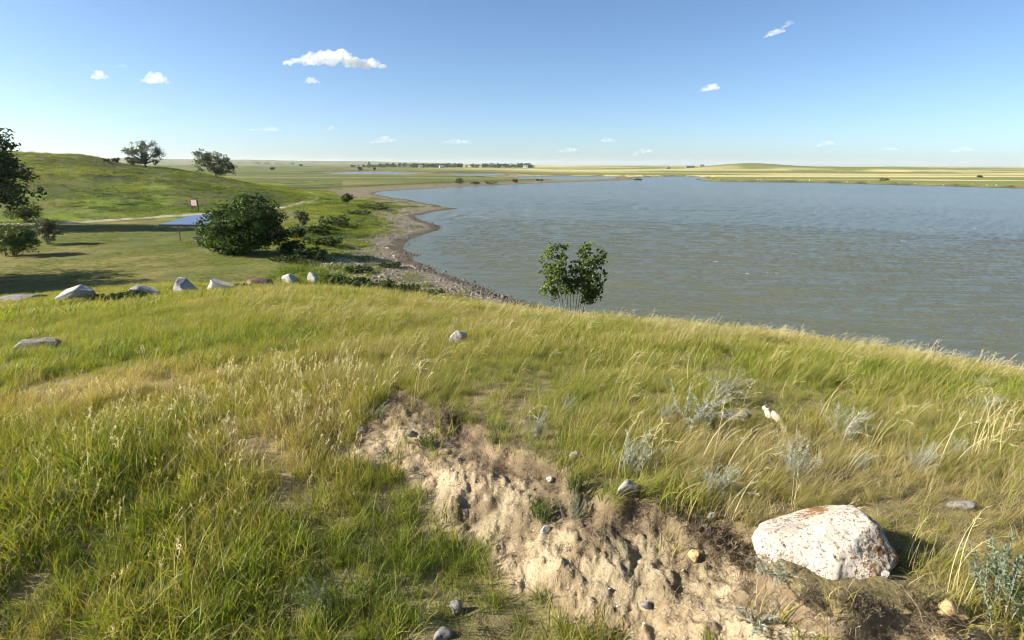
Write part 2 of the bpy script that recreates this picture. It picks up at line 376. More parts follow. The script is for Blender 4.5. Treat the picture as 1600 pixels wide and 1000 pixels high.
def ground_mat():
    m, nt, b = new_mat('land'); tc = N(nt, 'ShaderNodeTexCoord'); at = N(nt, 'ShaderNodeAttribute', attribute_name='col')
    n1 = noise(nt, 55.0, 4, .7, tc.outputs['Object']); n2 = noise(nt, 2.2, 6, .7, tc.outputs['Object']); n3 = noise(nt, .22, 5, .65, tc.outputs['Object'])
    f = mixc(nt, at.outputs['Color'], ramp(nt, n1.outputs[0], [(.25, (.72,) * 3), (.7, (1.25,) * 3)]).outputs[0], 1, 'MULTIPLY')
    f = mixc(nt, f, ramp(nt, n2.outputs[0], [(.28, (.60, .63, .58)), (.7, (1.36, 1.32, 1.25))]).outputs[0], 1, 'MULTIPLY')
    f = mixc(nt, f, ramp(nt, n3.outputs[0], [(.3, (.72, .77, .68)), (.7, (1.26, 1.2, 1.15))]).outputs[0], 1, 'MULTIPLY')
    L(nt, f, b.inputs['Base Color']); b.inputs['Roughness'].default_value = .95; b.inputs['Specular IOR Level'].default_value = .1
    ad = N(nt, 'ShaderNodeMath', operation='MULTIPLY_ADD'); L(nt, n2.outputs[0], ad.inputs[0]); ad.inputs[1].default_value = 6.0; L(nt, n1.outputs[0], ad.inputs[2])
    ae = N(nt, 'ShaderNodeMath', operation='MULTIPLY_ADD'); L(nt, noise(nt, .55, 4, .7, tc.outputs['Object']).outputs[0], ae.inputs[0]); ae.inputs[1].default_value = 14.0; L(nt, ad.outputs[0], ae.inputs[2])
    bump(nt, ae.outputs[0], .6, .02, b); return m
MAT_LAND = ground_mat()
# the sheet is cut along natural borders: bluff, hill, beach and the open land (shared border vertices, no overlap)
fc = GQ[:, 0]
reg = np.where(M['knoll'][fc] > .5, 1, np.where((M['hz'][fc] > .25) & (M['r'][fc] < 420), 2, np.where((M['sd'][fc] < M['W'][fc] * .95) & (M['r'][fc] < 330), 3, 0)))
for k, nm, lab in ((0, 'ground', 'flat lawn and open prairie running out to the horizon'), (1, 'bluff_slope', 'grassy bluff slope with an eroded bank in front'),
                   (2, 'grassy_hill', 'green hill rising behind the gravel track'), (3, 'gravel_beach', 'grey brown gravel beach along the lake')):
    q = GQ[reg == k]; idx, inv = np.unique(q.ravel(), return_inverse=True)
    tag(obj(nm, mesh_np(nm, GV[idx], [inv.reshape(-1, 4)], {'col': gcol[idx]}, True, [MAT_LAND])), lab, kind='structure')

# ------------------------------------------------------------------ lake
def wave_h(x, y):
    z = 0; wr = np.random.default_rng(3)
    for k in range(14):
        lam = 0.7 * 1.14 ** k; th = R(-97 + wr.normal(0, 8)); kx, ky = math.cos(th) * 2 * np.pi / lam, math.sin(th) * 2 * np.pi / lam
        am = .0205 * lam ** .7 * (1 if lam < 2.0 else .32); ph = wr.uniform(0, 6.28)
        env = .3 + 1.4 * vnoise(x / (lam * 7) + 13 * k, y / (lam * 2.6), 90 + k)
        s = np.sin(kx * x + ky * y + ph + 1.8 * vnoise(x / (lam * 5), y / (lam * 3), 120 + k)); z = z + am * env * (s + .35 * (s * s - .5))
    return z
wr_ = [30.0]
while wr_[-1] < 520: wr_.append(wr_[-1] * (1.0062 if wr_[-1] < 130 else 1.012 if wr_[-1] < 260 else 1.03))
wr_ = np.array(wr_ + [700, 1000, 1500, 2200]); wa = np.radians(np.linspace(-50, 62, 620))
wx = (wr_[:, None] * np.sin(wa)).ravel(); wy = (wr_[:, None] * np.cos(wa)).ravel()
wz = wave_h(wx, wy) * (1 - sstep(150, 330, np.hypot(wx, wy))) * sstep(-1, 7, -sdist(wx, wy, LAKE)).clip(.15, 1)
nw = len(wa); i0 = np.arange(len(wr_) - 1)[:, None] * nw; j = np.arange(nw - 1)[None]
WQ = np.stack([i0 + j, i0 + j + 1, i0 + nw + j + 1, i0 + nw + j], -1).reshape(-1, 4)
def water_mat():
    m, nt, b = new_mat('lake_water'); tc = N(nt, 'ShaderNodeTexCoord'); mp = N(nt, 'ShaderNodeMapping'); mp.inputs['Scale'].default_value = (.6, 2.0, 1); mp.inputs['Rotation'].default_value = (0, 0, R(6))
    L(nt, tc.outputs['Object'], mp.inputs['Vector'])
    big = noise(nt, .012, 4, .6, tc.outputs['Object'])
    c = ramp(nt, big.outputs[0], [(.35, (.094, .104, .074)), (.65, (.118, .124, .084))]).outputs[0]
    fo = noise(nt, .9, 3, .6, mp.outputs[0]); fo2 = noise(nt, .05, 2, .5, tc.outputs['Object'])
    mu = N(nt, 'ShaderNodeMath', operation='MULTIPLY'); L(nt, fo.outputs[0], mu.inputs[0]); L(nt, fo2.outputs[0], mu.inputs[1])
    fm = ramp(nt, mu.outputs[0], [(.445, (0,) * 3), (.47, (1,) * 3)]).outputs[0]
    L(nt, mixc(nt, c, (.75, .75, .73), fm), b.inputs['Base Color'])
    b.inputs['Roughness'].default_value = .2; b.inputs['IOR'].default_value = 1.33; b.inputs['Specular IOR Level'].default_value = .18
    r1 = noise(nt, 1.5, 5, .65, mp.outputs[0], .2); r2 = noise(nt, .22, 3, .6, mp.outputs[0])
    ad = N(nt, 'ShaderNodeMath', operation='MULTIPLY_ADD'); L(nt, r2.outputs[0], ad.inputs[0]); ad.inputs[1].default_value = .8; L(nt, r1.outputs[0], ad.inputs[2])
    bump(nt, ad.outputs[0], .9, .11, b)
    return m
tag(obj('lake_water', mesh_np('lake_water', np.stack([wx, wy, wz], 1), [WQ], None, True, [water_mat()])), 'wind rippled grey green lake water', kind='structure')

# ------------------------------------------------------------------ gravel track round the hill
def ribbon(name, pts, width, lift, mat, label, dw=.0):
    P = np.array(pts); t = np.linspace(0, 1, len(P)); tt = np.linspace(0, 1, 160)
    from_ = [np.interp(tt, t, P[:, i]) for i in (0, 1)]
    for _ in range(30):
        for c in from_: c[1:-1] = (c[:-2] + c[1:-1] * 2 + c[2:]) / 4
    C = np.stack(from_, 1); T = np.gradient(C, axis=0); T /= np.linalg.norm(T, axis=1)[:, None]; Nn = np.stack([-T[:, 1], T[:, 0]], 1)
    k = np.linspace(-1, 1, 7); w = width * (.5 + .16 * (vnoise(tt * 22, tt * 0, 9) - .5))
    V2 = C[:, None] + Nn[:, None] * k[None, :, None] * w[:, None, None]
    z = ground(V2[..., 0].ravel(), V2[..., 1].ravel()).reshape(V2.shape[:2])
    z = np.maximum(z, z.mean(1, keepdims=True) - .1) + lift - .10 * (np.abs(k) > .9)
    V = np.concatenate([V2, z[..., None]], -1).reshape(-1, 3); n = 7
    Q = [[i * n + j, i * n + j + 1, (i + 1) * n + j + 1, (i + 1) * n + j] for i in range(159) for j in range(n - 1)]
    return tag(obj(name, mesh_np(name, V, [Q], None, True, [mat])), label, kind='structure')
MAT_ROAD = plain_mat('track_gravel', (.33, .28, .21), .95, .6, .3, .3)
road_px = [(-60, 353), (30, 351), (100, 347.5), (144, 346), (210, 341), (300, 336), (380, 331), (440, 325), (470, 318.5), (489, 311), (496, 305), (488, 301), (470, 298.5), (440, 297)]
ribbon('road', [G(x, y)[:2] for x, y in road_px], 3.6, .06, MAT_ROAD, 'pale gravel track curving round the foot of the hill')

# ------------------------------------------------------------------ rocks
import bmesh
def ico(sub):
    bm = bmesh.new(); bmesh.ops.create_icosphere(bm, subdivisions=sub, radius=1.0)
    V = np.array([v.co[:] for v in bm.verts]); F = np.array([[v.index for v in f.verts] for f in bm.faces]); bm.free(); return V, F
ICO = {k: ico(k) for k in (1, 2, 3, 4, 6)}
def n3(V, s, seed):
    return (vnoise(V[:, 0] * s + seed * 3.1, V[:, 1] * s + V[:, 2] * s * .37, seed) + vnoise(V[:, 1] * s - seed, V[:, 2] * s + 5.2, seed + 1) + vnoise(V[:, 2] * s + 8.7, V[:, 0] * s - 2.1, seed + 2)) / 3
def rock_mesh(name, dims, seed, sub=4, cuts=9, rough=.10, mats=(), cutr=(.40, .78), planes=()):
    V, F = ICO[sub]; V = V.copy(); rg = np.random.default_rng(seed)
    for n, h in planes:
        n = np.array(n, float); n /= np.linalg.norm(n); V -= n[None] * np.clip(V @ n - h, 0, None)[:, None]
    for k in range(cuts):
        n = rg.normal(size=3); n /= np.linalg.norm(n); h = rg.uniform(*cutr); s = V @ n; over = np.clip(s - h, 0, None); V -= n[None] * over[:, None] * .97
    rad = 1 + (n3(V, 1.6, seed) - .5) * rough * 3 + (n3(V, 4.5, seed + 9) - .5) * rough * 1.4 + (n3(V, 13, seed + 5) - .5) * rough * .6
    V = V * rad[:, None]; V = (V - V.min(0)) / (V.max(0) - V.min(0)) - np.array([.5, .5, 0]); V = V * np.array(dims)
    return mesh_np(name, V, [F], None, True, mats)
def rock_mat(name, base, dark, lich=None, lichscale=9.0, big=2.0, lth=.62):
    m, nt, b = new_mat(name); tc = N(nt, 'ShaderNodeTexCoord'); o = tc.outputs['Object']
    n1 = noise(nt, big, 6, .7, o); n2 = noise(nt, big * 12, 5, .7, o); n4 = noise(nt, big * 5, 4, .65, o, .6)
    c = ramp(nt, n1.outputs[0], [(.3, dark), (.55, base)]).outputs[0]
    c = mixc(nt, c, ramp(nt, n2.outputs[0], [(.33, tuple(.33 * x for x in dark)), (.46, (1, 1, 1)), (.8, (1.12, 1.1, 1.06))]).outputs[0], 1, 'MULTIPLY')
    c = mixc(nt, c, ramp(nt, n4.outputs[0], [(.34, (.22, .2, .17)), (.42, (1, 1, 1))]).outputs[0], .8, 'MULTIPLY')
    if lich:
        l1 = noise(nt, lichscale, 5, .7, o); l2 = noise(nt, 5.1, 2, .5, o)
        ad = N(nt, 'ShaderNodeMath', operation='MULTIPLY_ADD'); L(nt, l2.outputs[0], ad.inputs[0]); ad.inputs[1].default_value = .8; L(nt, l1.outputs[0], ad.inputs[2])
        c = mixc(nt, c, lich, ramp(nt, ad.outputs[0], [(lth + .38, (0,) * 3), (lth + .43, (1,) * 3)]).outputs[0])
    L(nt, c, b.inputs['Base Color']); b.inputs['Roughness'].default_value = .9
    bump(nt, n2.outputs[0], .6, .03, b); return m
MAT_ROCKW = rock_mat('pale_stone', (.43, .405, .36), (.27, .255, .23)); MAT_ROCKB = rock_mat('red_brown_stone', (.27, .165, .12), (.15, .095, .07))
MAT_ROCKG = rock_mat('grey_stone', (.27, .255, .225), (.14, .13, .115)); MAT_LICHEN = rock_mat('lichen_stone', (.60, .535, .44), (.34, .29, .225), (.23, .125, .05), 60.0, 5.0, .612)
MAT_DARKROCK = rock_mat('wet_stone', (.10, .09, .078), (.05, .046, .04))
def boulder(px, py, wpx, hpx, mat, seed, label, group=None, name='boulder', deep=.8, sink=.12, rz=None, sub=4, cat='boulder', rough=.13, planes=()):
    p = G(px, py); s = px_m(p); w, h = wpx * s, hpx * s * (1 + sink) / .98
    o = obj(name, rock_mesh(name, (w, w * deep, h), seed, sub, mats=[mat], rough=rough, planes=planes, cuts=5 if planes else 9)); o.location = (p[0], p[1] + w * deep * .35, gz(p[0], p[1] + w * deep * .3) - h * sink)
    o.rotation_euler = (0, 0, rng.uniform(-.3, .3) if rz is None else rz); tag(o, label, cat, group); return o
row = 'boulders in a row along the lawn'
boulder(18, 473, 76, 12, MAT_ROCKG, 11, 'long low grey boulder at the left end of the boulder row', row, deep=.5)
boulder(114, 474, 52, 27, MAT_ROCKW, 12, 'pointed pale boulder left of the dark creeping juniper', row, deep=.7, rz=.1, planes=(((-.62, -.25, .75), .22), ((.62, -.2, .75), .34), ((.1, -.95, .3), .5)))
boulder(218, 467, 46, 21, MAT_ROCKW, 13, 'rounded white boulder half hidden behind creeping juniper', row, deep=.7)
boulder(281, 462, 40, 25, MAT_ROCKW, 14, 'upright blocky cream boulder, tallest of the row', row, deep=.7, rz=0, planes=(((-.9, -.3, .35), .45), ((.75, -.2, .6), .36), ((-.2, -.9, .3), .5), ((0, 0, 1), .72)))
boulder(343, 456, 46, 21, MAT_ROCKW, 15, 'white wedge shaped boulder with a flat shaded face', row, deep=.5, rz=0, planes=(((.42, -.05, .9), .22), ((-.95, 0, .3), .6), ((.12, -.97, .1), .35)))
boulder(404, 451, 37, 17, MAT_ROCKB, 16, 'reddish brown flat topped boulder in the row', row, deep=.6)
boulder(450, 443, 26, 14, MAT_ROCKW, 17, 'small rounded cream boulder between the brown and the end one', row)
boulder(487, 441, 17, 15, MAT_ROCKW, 18, 'smallest white boulder at the right end of the row', row)
boulder(47, 551, 72, 19, MAT_ROCKG, 19, 'flat grey stone slab sunk in the slope grass', deep=.5)
boulder(716, 538, 27, 25, MAT_ROCKW, 20, 'small white stone alone in the middle of the slope', sink=.25)

# the lichen covered boulder in front
def hero_boulder():
    V, F = ICO[6]; V = V.copy()
    for n, h in (((-.55, -.35, .75), .60), ((.10, -.75, .62), .66), ((.75, -.1, .55), .84), ((.95, .1, .1), .88), ((-.2, .5, .8), .62), ((-.1, -.98, -.1), .74), ((-.9, -.3, -.25), .86), ((.5, -.8, -.2), .78), ((.2, -.5, -.85), .5), ((-.35, -.15, .92), .60)):
        n = np.array(n, float); n /= np.linalg.norm(n); over = np.clip(V @ n - h, 0, None); V -= n[None] * over[:, None] * .93
    V *= (1 + (n3(V, 1.9, 4) - .5) * .30 + (n3(V, 5, 9) - .5) * .12 + (n3(V, 14, 5) - .5) * .055 + (n3(V, 34, 6) - .5) * .028)[:, None]
    led = np.sin(V[:, 2] * 16 + 2 * n3(V, 2, 3)) * .012 * (V[:, 2] < 0); V[:, :2] *= (1 + led)[:, None]
    V = (V - V.min(0)) / (V.max(0) - V.min(0)) - np.array([.5, .5, .5])
    p = hit(1297, 872, terr_near); s = px_m(p); w = 208 * s
    V = V * np.array([w, w * .80, w * .66])
    o = obj('boulder', mesh_np('boulder', V, [F], None, True, [MAT_LICHEN])); o.location = p + np.array([0.0, w * .12, -.01]); o.rotation_euler = (R(4), R(-4), R(6))
    tag(o, 'large white boulder spotted with orange lichen on the eroded bank rim', 'boulder'); return o, p, w
HB, HBP, HBW = hero_boulder()
def stone_at(px, py, wpx, hpx, mat, seed, label, cat='stone', deep=.8):
    boulder(px, py, wpx, hpx, mat, seed, label, None, 'stone', deep, .15, sub=3, cat=cat, rough=.14)
MAT_ROCKY = rock_mat('ochre_stone', (.55, .40, .20), (.36, .24, .11))
stone_at(982, 780, 42, 32, MAT_ROCKW, 31, 'angular white stone sticking out of the dark topsoil rim', deep=.6)
stone_at(1084, 880, 17, 17, MAT_ROCKY, 32, 'small ochre stone on the tan dirt face left of the large boulder')
stone_at(852, 834, 17, 11, MAT_ROCKW, 33, 'pale flat stone low on the dirt below the sage tuft')
stone_at(898, 718, 17, 11, MAT_ROCKW, 34, 'white stone in topsoil above the bright green cushion plant')
stone_at(859, 757, 12, 9, MAT_ROCKW, 35, 'small pale stone on the upper dirt face left of the cushion plant')
stone_at(563, 676, 17, 8, MAT_ROCKW, 36, 'flat cream stone at the far left of the bare dirt')
stone_at(640, 682, 15, 8, MAT_ROCKG, 37, 'grey stone in the middle of the far dirt patch')
stone_at(1150, 660, 60, 14, MAT_ROCKG, 38, 'low grey pink stone lying beside the pale dead wood', deep=.5)
stone_at(1508, 798, 42, 12, MAT_ROCKG, 39, 'flat grey stone in dry grass right of the large boulder', deep=.6)
stone_at(1490, 990, 44, 30, MAT_ROCKY, 40, 'yellowish stone at the bottom edge below the large boulder')
stone_at(1385, 905, 15, 10, MAT_ROCKW, 41, 'small white stone just right below the large boulder')
stone_at(712, 960, 20, 20, MAT_ROCKG, 42, 'small grey brown stone between green grass blades at the bottom')
stone_at(690, 1000, 30, 12, MAT_ROCKG, 43, 'flat grey brown stone at the very bottom edge in grass')
stone_at(1112, 812, 14, 9, MAT_ROCKW, 44, 'little white stone in dark topsoil at mid bank')
stone_at(1010, 955, 16, 12, MAT_ROCKG, 45, 'grey stone at the foot of the dirt face in shade')

# ------------------------------------------------------------------ instanced stuff (grass, pebbles)
PROTO = bpy.data.collections.new('prototypes')
def proto_set(name, meshes):
    c = bpy.data.collections.new(name)
    for k, me in enumerate(meshes):
        o = bpy.data.objects.new('%s_%02d' % (name, k), me); c.objects.link(o)
    return c
def scatter(name, pts, coll, nproto, scl, rotz, tint, label, tilt=None, cat=None):
    n = len(pts)
    me = bpy.data.meshes.new(name); me.vertices.add(n); me.vertices.foreach_set('co', np.asarray(pts, np.float32).ravel())
    rot = np.zeros((n, 3), np.float32); rot[:, 2] = rotz
    if tilt is not None: rot[:, :2] = tilt
    me.attributes.new('rot', 'FLOAT_VECTOR', 'POINT').data.foreach_set('vector', rot.ravel())
    s = np.asarray(scl, np.float32); s = np.repeat(s[:, None], 3, 1) if s.ndim == 1 else s
    me.attributes.new('scl', 'FLOAT_VECTOR', 'POINT').data.foreach_set('vector', np.ascontiguousarray(s, np.float32).ravel())
    me.attributes.new('itint', 'FLOAT', 'POINT').data.foreach_set('value', np.asarray(tint, np.float32))
    me.attributes.new('pick', 'INT', 'POINT').data.foreach_set('value', rng.integers(0, nproto, n).astype(np.int32))
    o = obj(name, me)
    ng = bpy.data.node_groups.new(name + '_nodes', 'GeometryNodeTree')
    ng.interface.new_socket('Geometry', in_out='INPUT', socket_type='NodeSocketGeometry'); ng.interface.new_socket('Geometry', in_out='OUTPUT', socket_type='NodeSocketGeometry')
    gi = ng.nodes.new('NodeGroupInput'); go = ng.nodes.new('NodeGroupOutput'); ip = ng.nodes.new('GeometryNodeInstanceOnPoints')
    ci = ng.nodes.new('GeometryNodeCollectionInfo'); ci.inputs['Collection'].default_value = coll; ci.inputs['Separate Children'].default_value = True; ci.inputs['Reset Children'].default_value = True
    def na_(nm, t):
        a = ng.nodes.new('GeometryNodeInputNamedAttribute'); a.data_type = t; a.inputs['Name'].default_value = nm; return [q for q in a.outputs if q.enabled][0]
    ip.inputs['Pick Instance'].default_value = True
    ng.links.new(gi.outputs[0], ip.inputs['Points']); ng.links.new(ci.outputs[0], ip.inputs['Instance'])
    ng.links.new(na_('pick', 'INT'), ip.inputs['Instance Index']); ng.links.new(na_('rot', 'FLOAT_VECTOR'), ip.inputs['Rotation']); ng.links.new(na_('scl', 'FLOAT_VECTOR'), ip.inputs['Scale'])
    ng.links.new(ip.outputs[0], go.inputs[0])
    md = o.modifiers.new('instances', 'NODES'); md.node_group = ng
    tag(o, label, cat, kind='stuff'); return o

def blades(n, h, w, spread, lean, curl, seed, seg=4, mat=None, tint_sd=.12, tip=.22, name='blades', head=0.0, hmin=.45, jit=.35):
    """a tuft: n tapering blades, bent mostly towards +X (the wind)"""
    rg = np.random.default_rng(seed); V = []; Q = []; T = []; tn = []; c = 0
    for k in range(n):
        a = rg.uniform(0, 6.283); rr = spread * math.sqrt(rg.uniform()); bx, by = rr * math.cos(a), rr * math.sin(a)
        hh = h * rg.uniform(hmin, 1.05); ww = w * rg.uniform(.65, 1.2); ld = rg.normal(0, jit * 2.2); le = abs(rg.normal(lean, lean * .5)) + rg.normal(0, .08)
        dx, dy = math.cos(ld), math.sin(ld); fa = rg.uniform(0, 3.14); fx, fy = math.cos(fa) * ww / 2, math.sin(fa) * ww / 2
        cu = curl * rg.uniform(.4, 1.5); t0 = rg.normal(0, tint_sd)
        ang = le * .35; px, py, pz = bx, by, -.01; ring = []
        for s in range(seg + 1):
            u = s / seg; tap = (1 - u ** 1.6) * (.75 + .5 * min(u * 3, 1)) * .8 + .02
            if s < seg:
                V += [(px - fx * tap, py - fy * tap, pz), (px + fx * tap, py + fy * tap, pz)]; tn += [t0 - .12 * (1 - u) + tip * u] * 2
            else: V += [(px, py, pz)]; tn += [t0 + tip]
            st = hh / seg; px += math.sin(ang) * dx * st; py += math.sin(ang) * dy * st; pz += math.cos(ang) * st; ang += (cu + le * .5) / seg * 1.3
        for s in range(seg - 1): Q.append((c + 2 * s, c + 2 * s + 1, c + 2 * s + 3, c + 2 * s + 2))
        T.append((c + 2 * seg - 2, c + 2 * seg - 1, c + 2 * seg)); c += 2 * seg + 1
    return mesh_np(name, V, [Q, T], {'tint': np.array(tn)}, False, [mat])
def stalk(h, seed, lean, headlen, headw, mat, n=1, spread=.02, kind='awn', tint=0.0, w=.0032):
    """flowering stems with seed heads"""
    rg = np.random.default_rng(seed); V = []; Q = []; tn = []; c = 0
    def strip(P, W, f, tt):
        nonlocal c
        for p, ww in zip(P, W): V.extend([(p[0] - f[0] * ww, p[1] - f[1] * ww, p[2] - f[2] * ww), (p[0] + f[0] * ww, p[1] + f[1] * ww, p[2] + f[2] * ww)]); tn.extend([tt, tt])
        for i in range(len(P) - 1): Q.append((c + 2 * i, c + 2 * i + 1, c + 2 * i + 3, c + 2 * i + 2))
        c += 2 * len(P)
    for k in range(n):
        b = rg.normal(0, spread, 2); hh = h * rg.uniform(.7, 1.1); ld = rg.normal(0, .4); le = lean * rg.uniform(.6, 1.3); ang = rg.uniform(0, .25); p = np.array([b[0], b[1], 0.]); P = [p.copy()]
        S = 9
        for s in range(S):
            p = p + np.array([math.sin(ang) * math.cos(ld), math.sin(ang) * math.sin(ld), math.cos(ang)]) * hh / S; P.append(p.copy()); ang += le / S * (.4 + 1.4 * s / S)
        P = np.array(P); strip(P, np.full(len(P), w / 2) * np.linspace(1.1, .6, len(P)), (-math.sin(ld), math.cos(ld), 0.), tint); strip(P, np.full(len(P), w / 2), (.6, 0, .3), tint)
        m = max(3, int(9 * headlen / .12))
        for s in range(m * (1 if kind == 'awn' else 3)):
            u = 1 - (headlen / hh) * rg.uniform(0, 1); i = min(int(u * S), S - 1); q = P[i] + (P[i + 1] - P[i]) * (u * S - i)
            tdir = P[min(i + 1, S)] - P[i]; tdir /= np.linalg.norm(tdir); dv = tdir * rg.uniform(.6, 1.0) + rg.normal(0, .35 if kind == 'awn' else .55, 3); dv /= np.linalg.norm(dv)
            ln = headw * rg.uniform(1.5, 4.0) if kind == 'awn' else headw * rg.uniform(1, 2.2); f = np.cross(dv, rg.normal(size=3)); f /= np.linalg.norm(f)
            e = q + dv * ln; strip([q, (q + e) / 2, e], [headw * .05, headw * (.14 if kind == 'awn' else .30), headw * .02], f, tint + rg.uniform(.0, .15))
    return mesh_np('stalk', V, [Q], {'tint': np.array(tn)}, False, [mat])

GREEN = [(0.0, (.060, .092, .018)), (.20, (.115, .170, .022)), (.40, (.215, .275, .028)), (.58, (.31, .305, .048)), (.78, (.31, .25, .085)), (1.0, (.46, .38, .20))]
MAT_GRASS = leaf_mat('grass_blades', GREEN, .48, instancer=True, rough=.5)
MAT_STRAW = leaf_mat('straw_stems', [(0, (.40, .34, .15)), (.5, (.56, .48, .23)), (1, (.72, .65, .43))], .3, instancer=True, rough=.5)
lush = proto_set('lush_tuft', [blades(24, .22, .0050, .065, .35, .8, 100 + k, 4, MAT_GRASS, hmin=.22, jit=.7, tint_sd=.15) for k in range(8)])
wispy = proto_set('wispy_tuft', [blades(30, .24, .0030, .06, .85, .8, 120 + k, 4, MAT_GRASS, hmin=.35, jit=.3, tip=.26) for k in range(6)])
midt = proto_set('mid_tuft', [blades(36, .30, .0085, .15, .6, .8, 140 + k, 3, MAT_GRASS, hmin=.35, jit=.4) for k in range(6)])
fart = proto_set('far_tuft', [blades(46, .34, .020, .38, .6, .8, 160 + k, 3, MAT_GRASS, hmin=.35, jit=.5) for k in range(6)])
awns = proto_set('awn_stalk', [stalk(.46, 180 + k, 1.45, .16, .010, MAT_STRAW, n=3, spread=.04) for k in range(7)])
heads = proto_set('seed_head', [stalk(.36, 200 + k, .45, .07, .011, MAT_STRAW, n=3, spread=.05, kind='pan', tint=.25) for k in range(7)])

def ring_points(r0, r1, dens, amax=56):
    A = .5 * (r1 * r1 - r0 * r0) * R(2 * amax); n = int(A * dens)
    r = np.sqrt(rng.uniform(r0 * r0, r1 * r1, n)); a = np.radians(rng.uniform(-amax, amax, n)); return r * np.sin(a), r * np.cos(a)
TRACK = [hit(a, b, terr_near) for a, b in ((255, 585), (300, 612), (345, 640), (395, 668), (440, 700), (480, 745))]
def keep_grass(x, y, bare=True):
    z, m = ground(x, y, True)
    k = (m['knoll'] > .35) & (m['sd'] > m['W'] * .5)
    f = m['face'].copy()
    sparse = np.where(m['d'] > 0, .035, .06) * (m['d'] > .1)
    k &= (rng.uniform(size=len(x)) > f * (1 - sparse))
    # a faint trodden track and thin patches
    td = np.full(len(x), 9.)
    for (ax, ay, _), (bx, by, _) in zip(TRACK[:-1], TRACK[1:]):
        ex, ey = bx - ax, by - ay; t = np.clip(((x - ax) * ex + (y - ay) * ey) / (ex * ex + ey * ey), 0, 1); td = np.minimum(td, np.hypot(x - ax - t * ex, y - ay - t * ey))
    k &= rng.uniform(size=len(x)) > .8 * (1 - sstep(.05, .22, td + (vnoise(x * 5, y * 5, 60) - .5) * .15))
    thin = sstep(.60, .74, fbm(x * 1.1, y * 1.1, 57, 3)) * .75
    if bare: k &= rng.uniform(size=len(x)) > thin
    k &= ((x - HBP[0]) / (HBW * .52)) ** 2 + ((y - HBP[1] + HBW * .10) / (HBW * .48)) ** 2 > 1
    return k, z, m
def place(name, r0, r1, dens, coll, n, label, side, s0=1.0, sj=.3, extra=None, dry=0.0, rj=.9, amax=56):
    x, y = ring_points(r0, r1, dens, amax); k, z, m = keep_grass(x, y)
    right = sstep(-.25, .25, -m['d'] + 0.0) * (m['r'] < 16) * (m['d'] > -8.5) + sstep(-12, 4, m['a']) * (m['r'] >= 16)
    right = np.clip(right + sstep(-10, 2, m['a']) * (m['d'] < 0), 0, 1)
    pr = right if side == 'R' else 1 - right if side == 'L' else np.ones_like(x)
    k &= rng.uniform(size=len(x)) < pr
    if extra is not None: k &= rng.uniform(size=len(x)) < extra(x, y, m)
    x, y, z = x[k], y[k], z[k]; t = dryness(x, y) + dry + rng.normal(0, .14, len(x))
    s = s0 * rng.uniform(1 - sj, 1 + sj, len(x)) * (.45 + 1.1 * fbm(x * 1.3, y * 1.3, 58, 3))
    return scatter(name, np.stack([x, y, z], 1), coll, n, s, rng.normal(0, rj, len(x)), t, label, rng.normal(0, .12, (len(x), 2)))
thatch = proto_set('thatch', [blades(16, .15, .0034, .09, 1.5, .5, 170 + k, 3, MAT_GRASS, hmin=.4, jit=1.4, tip=.05, tint_sd=.2) for k in range(5)])
place('lush_grass', 1.0, 7.0, 250, lush, 8, 'lush green and yellow grass at the near left', 'L', 1.0, .4, rj=1.6)
place('wispy_grass', 1.0, 7.5, 270, wispy, 6, 'fine wind bent olive grass on the upper terrace', 'R', .70, rj=.7)
place('meadow_grass', 6.5, 21, 75, midt, 6, 'tall meadow grass over the middle of the bluff', 'A', .78, rj=.8)
place('slope_grass', 19, 64, 11, fart, 6, 'meadow grass down the far slope of the bluff', 'A', 1.0, rj=.9)
place('awn_stalks', 1.4, 22, 8.0, awns, 7, 'straw coloured arching grass stems bent by wind', 'R', .72, .35, lambda x, y, m: .25 + .9 * sstep(.35, .6, fbm(x / 1.2, y / 1.2, 59)), 0, .35)
place('dead_thatch', 1.0, 9, 80, thatch, 5, 'dry straw litter lying between the grass tufts', 'A', 1.0, .3, None, .34, 3.0)
lp_ = hit(640, 805, terr_near)
place('tall_green_grass', 1.6, 5, 120, lush, 8, 'taller dark green grass along the foot of the bank', 'L', 1.35, .3, lambda x, y, m: np.exp(-((x - lp_[0]) ** 2 / .5 + (y - lp_[1]) ** 2 / .12)), -.12, 1.2)
hz_ = hit(300, 650, terr_near); hz2 = hit(520, 610, terr_near)
place('seed_heads', 1.4, 16, 46, heads, 7, 'pale seed heads standing in the left meadow', 'L', .74, .3, lambda x, y, m: np.clip(.018 + .9 * np.exp(-((x - hz_[0]) ** 2 / 3.5 + (y - hz_[1]) ** 2 / 1.6)) + .8 * np.exp(-((x - hz2[0]) ** 2 + (y - hz2[1]) ** 2) / .9), 0, 1), 0, 1.2)
place('rim_stalks', 12, 26, 2.2, awns, 7, 'pale grass stems along the brow of the bluff', 'R', .85, .3, None, .15, .4)

# weeds between the lawn and the beach
x, y = ring_points(45, 215, 3.2, 30); z, m = ground(x, y, True); q = m['sd'] / m['W'] + (fbm(x / 8, y / 8, 92, 3) - .5) * 1.1
k = (x < 12) & (m['knoll'] < .4) & ((x > -24) | (y > 75)) & (rng.uniform(size=len(x)) < .9 * np.exp(-((q - 1.15) / .42) ** 2) + .2 * ((m['sd'] > 4) & (q < .8)) * sstep(.55, .68, fbm(x / 6, y / 6, 93)))
x, y, z = x[k], y[k], z[k]
scatter('bank_weeds', np.stack([x, y, z], 1), fart, 6, rng.uniform(.9, 2.4, len(x)), rng.normal(0, 1, len(x)), np.clip(.22 + (fbm(x / 10, y / 10, 94) - .5) * .7 + rng.normal(0, .08, len(x)), 0, .8), 'green weeds and tall grass between lawn and gravel beach')
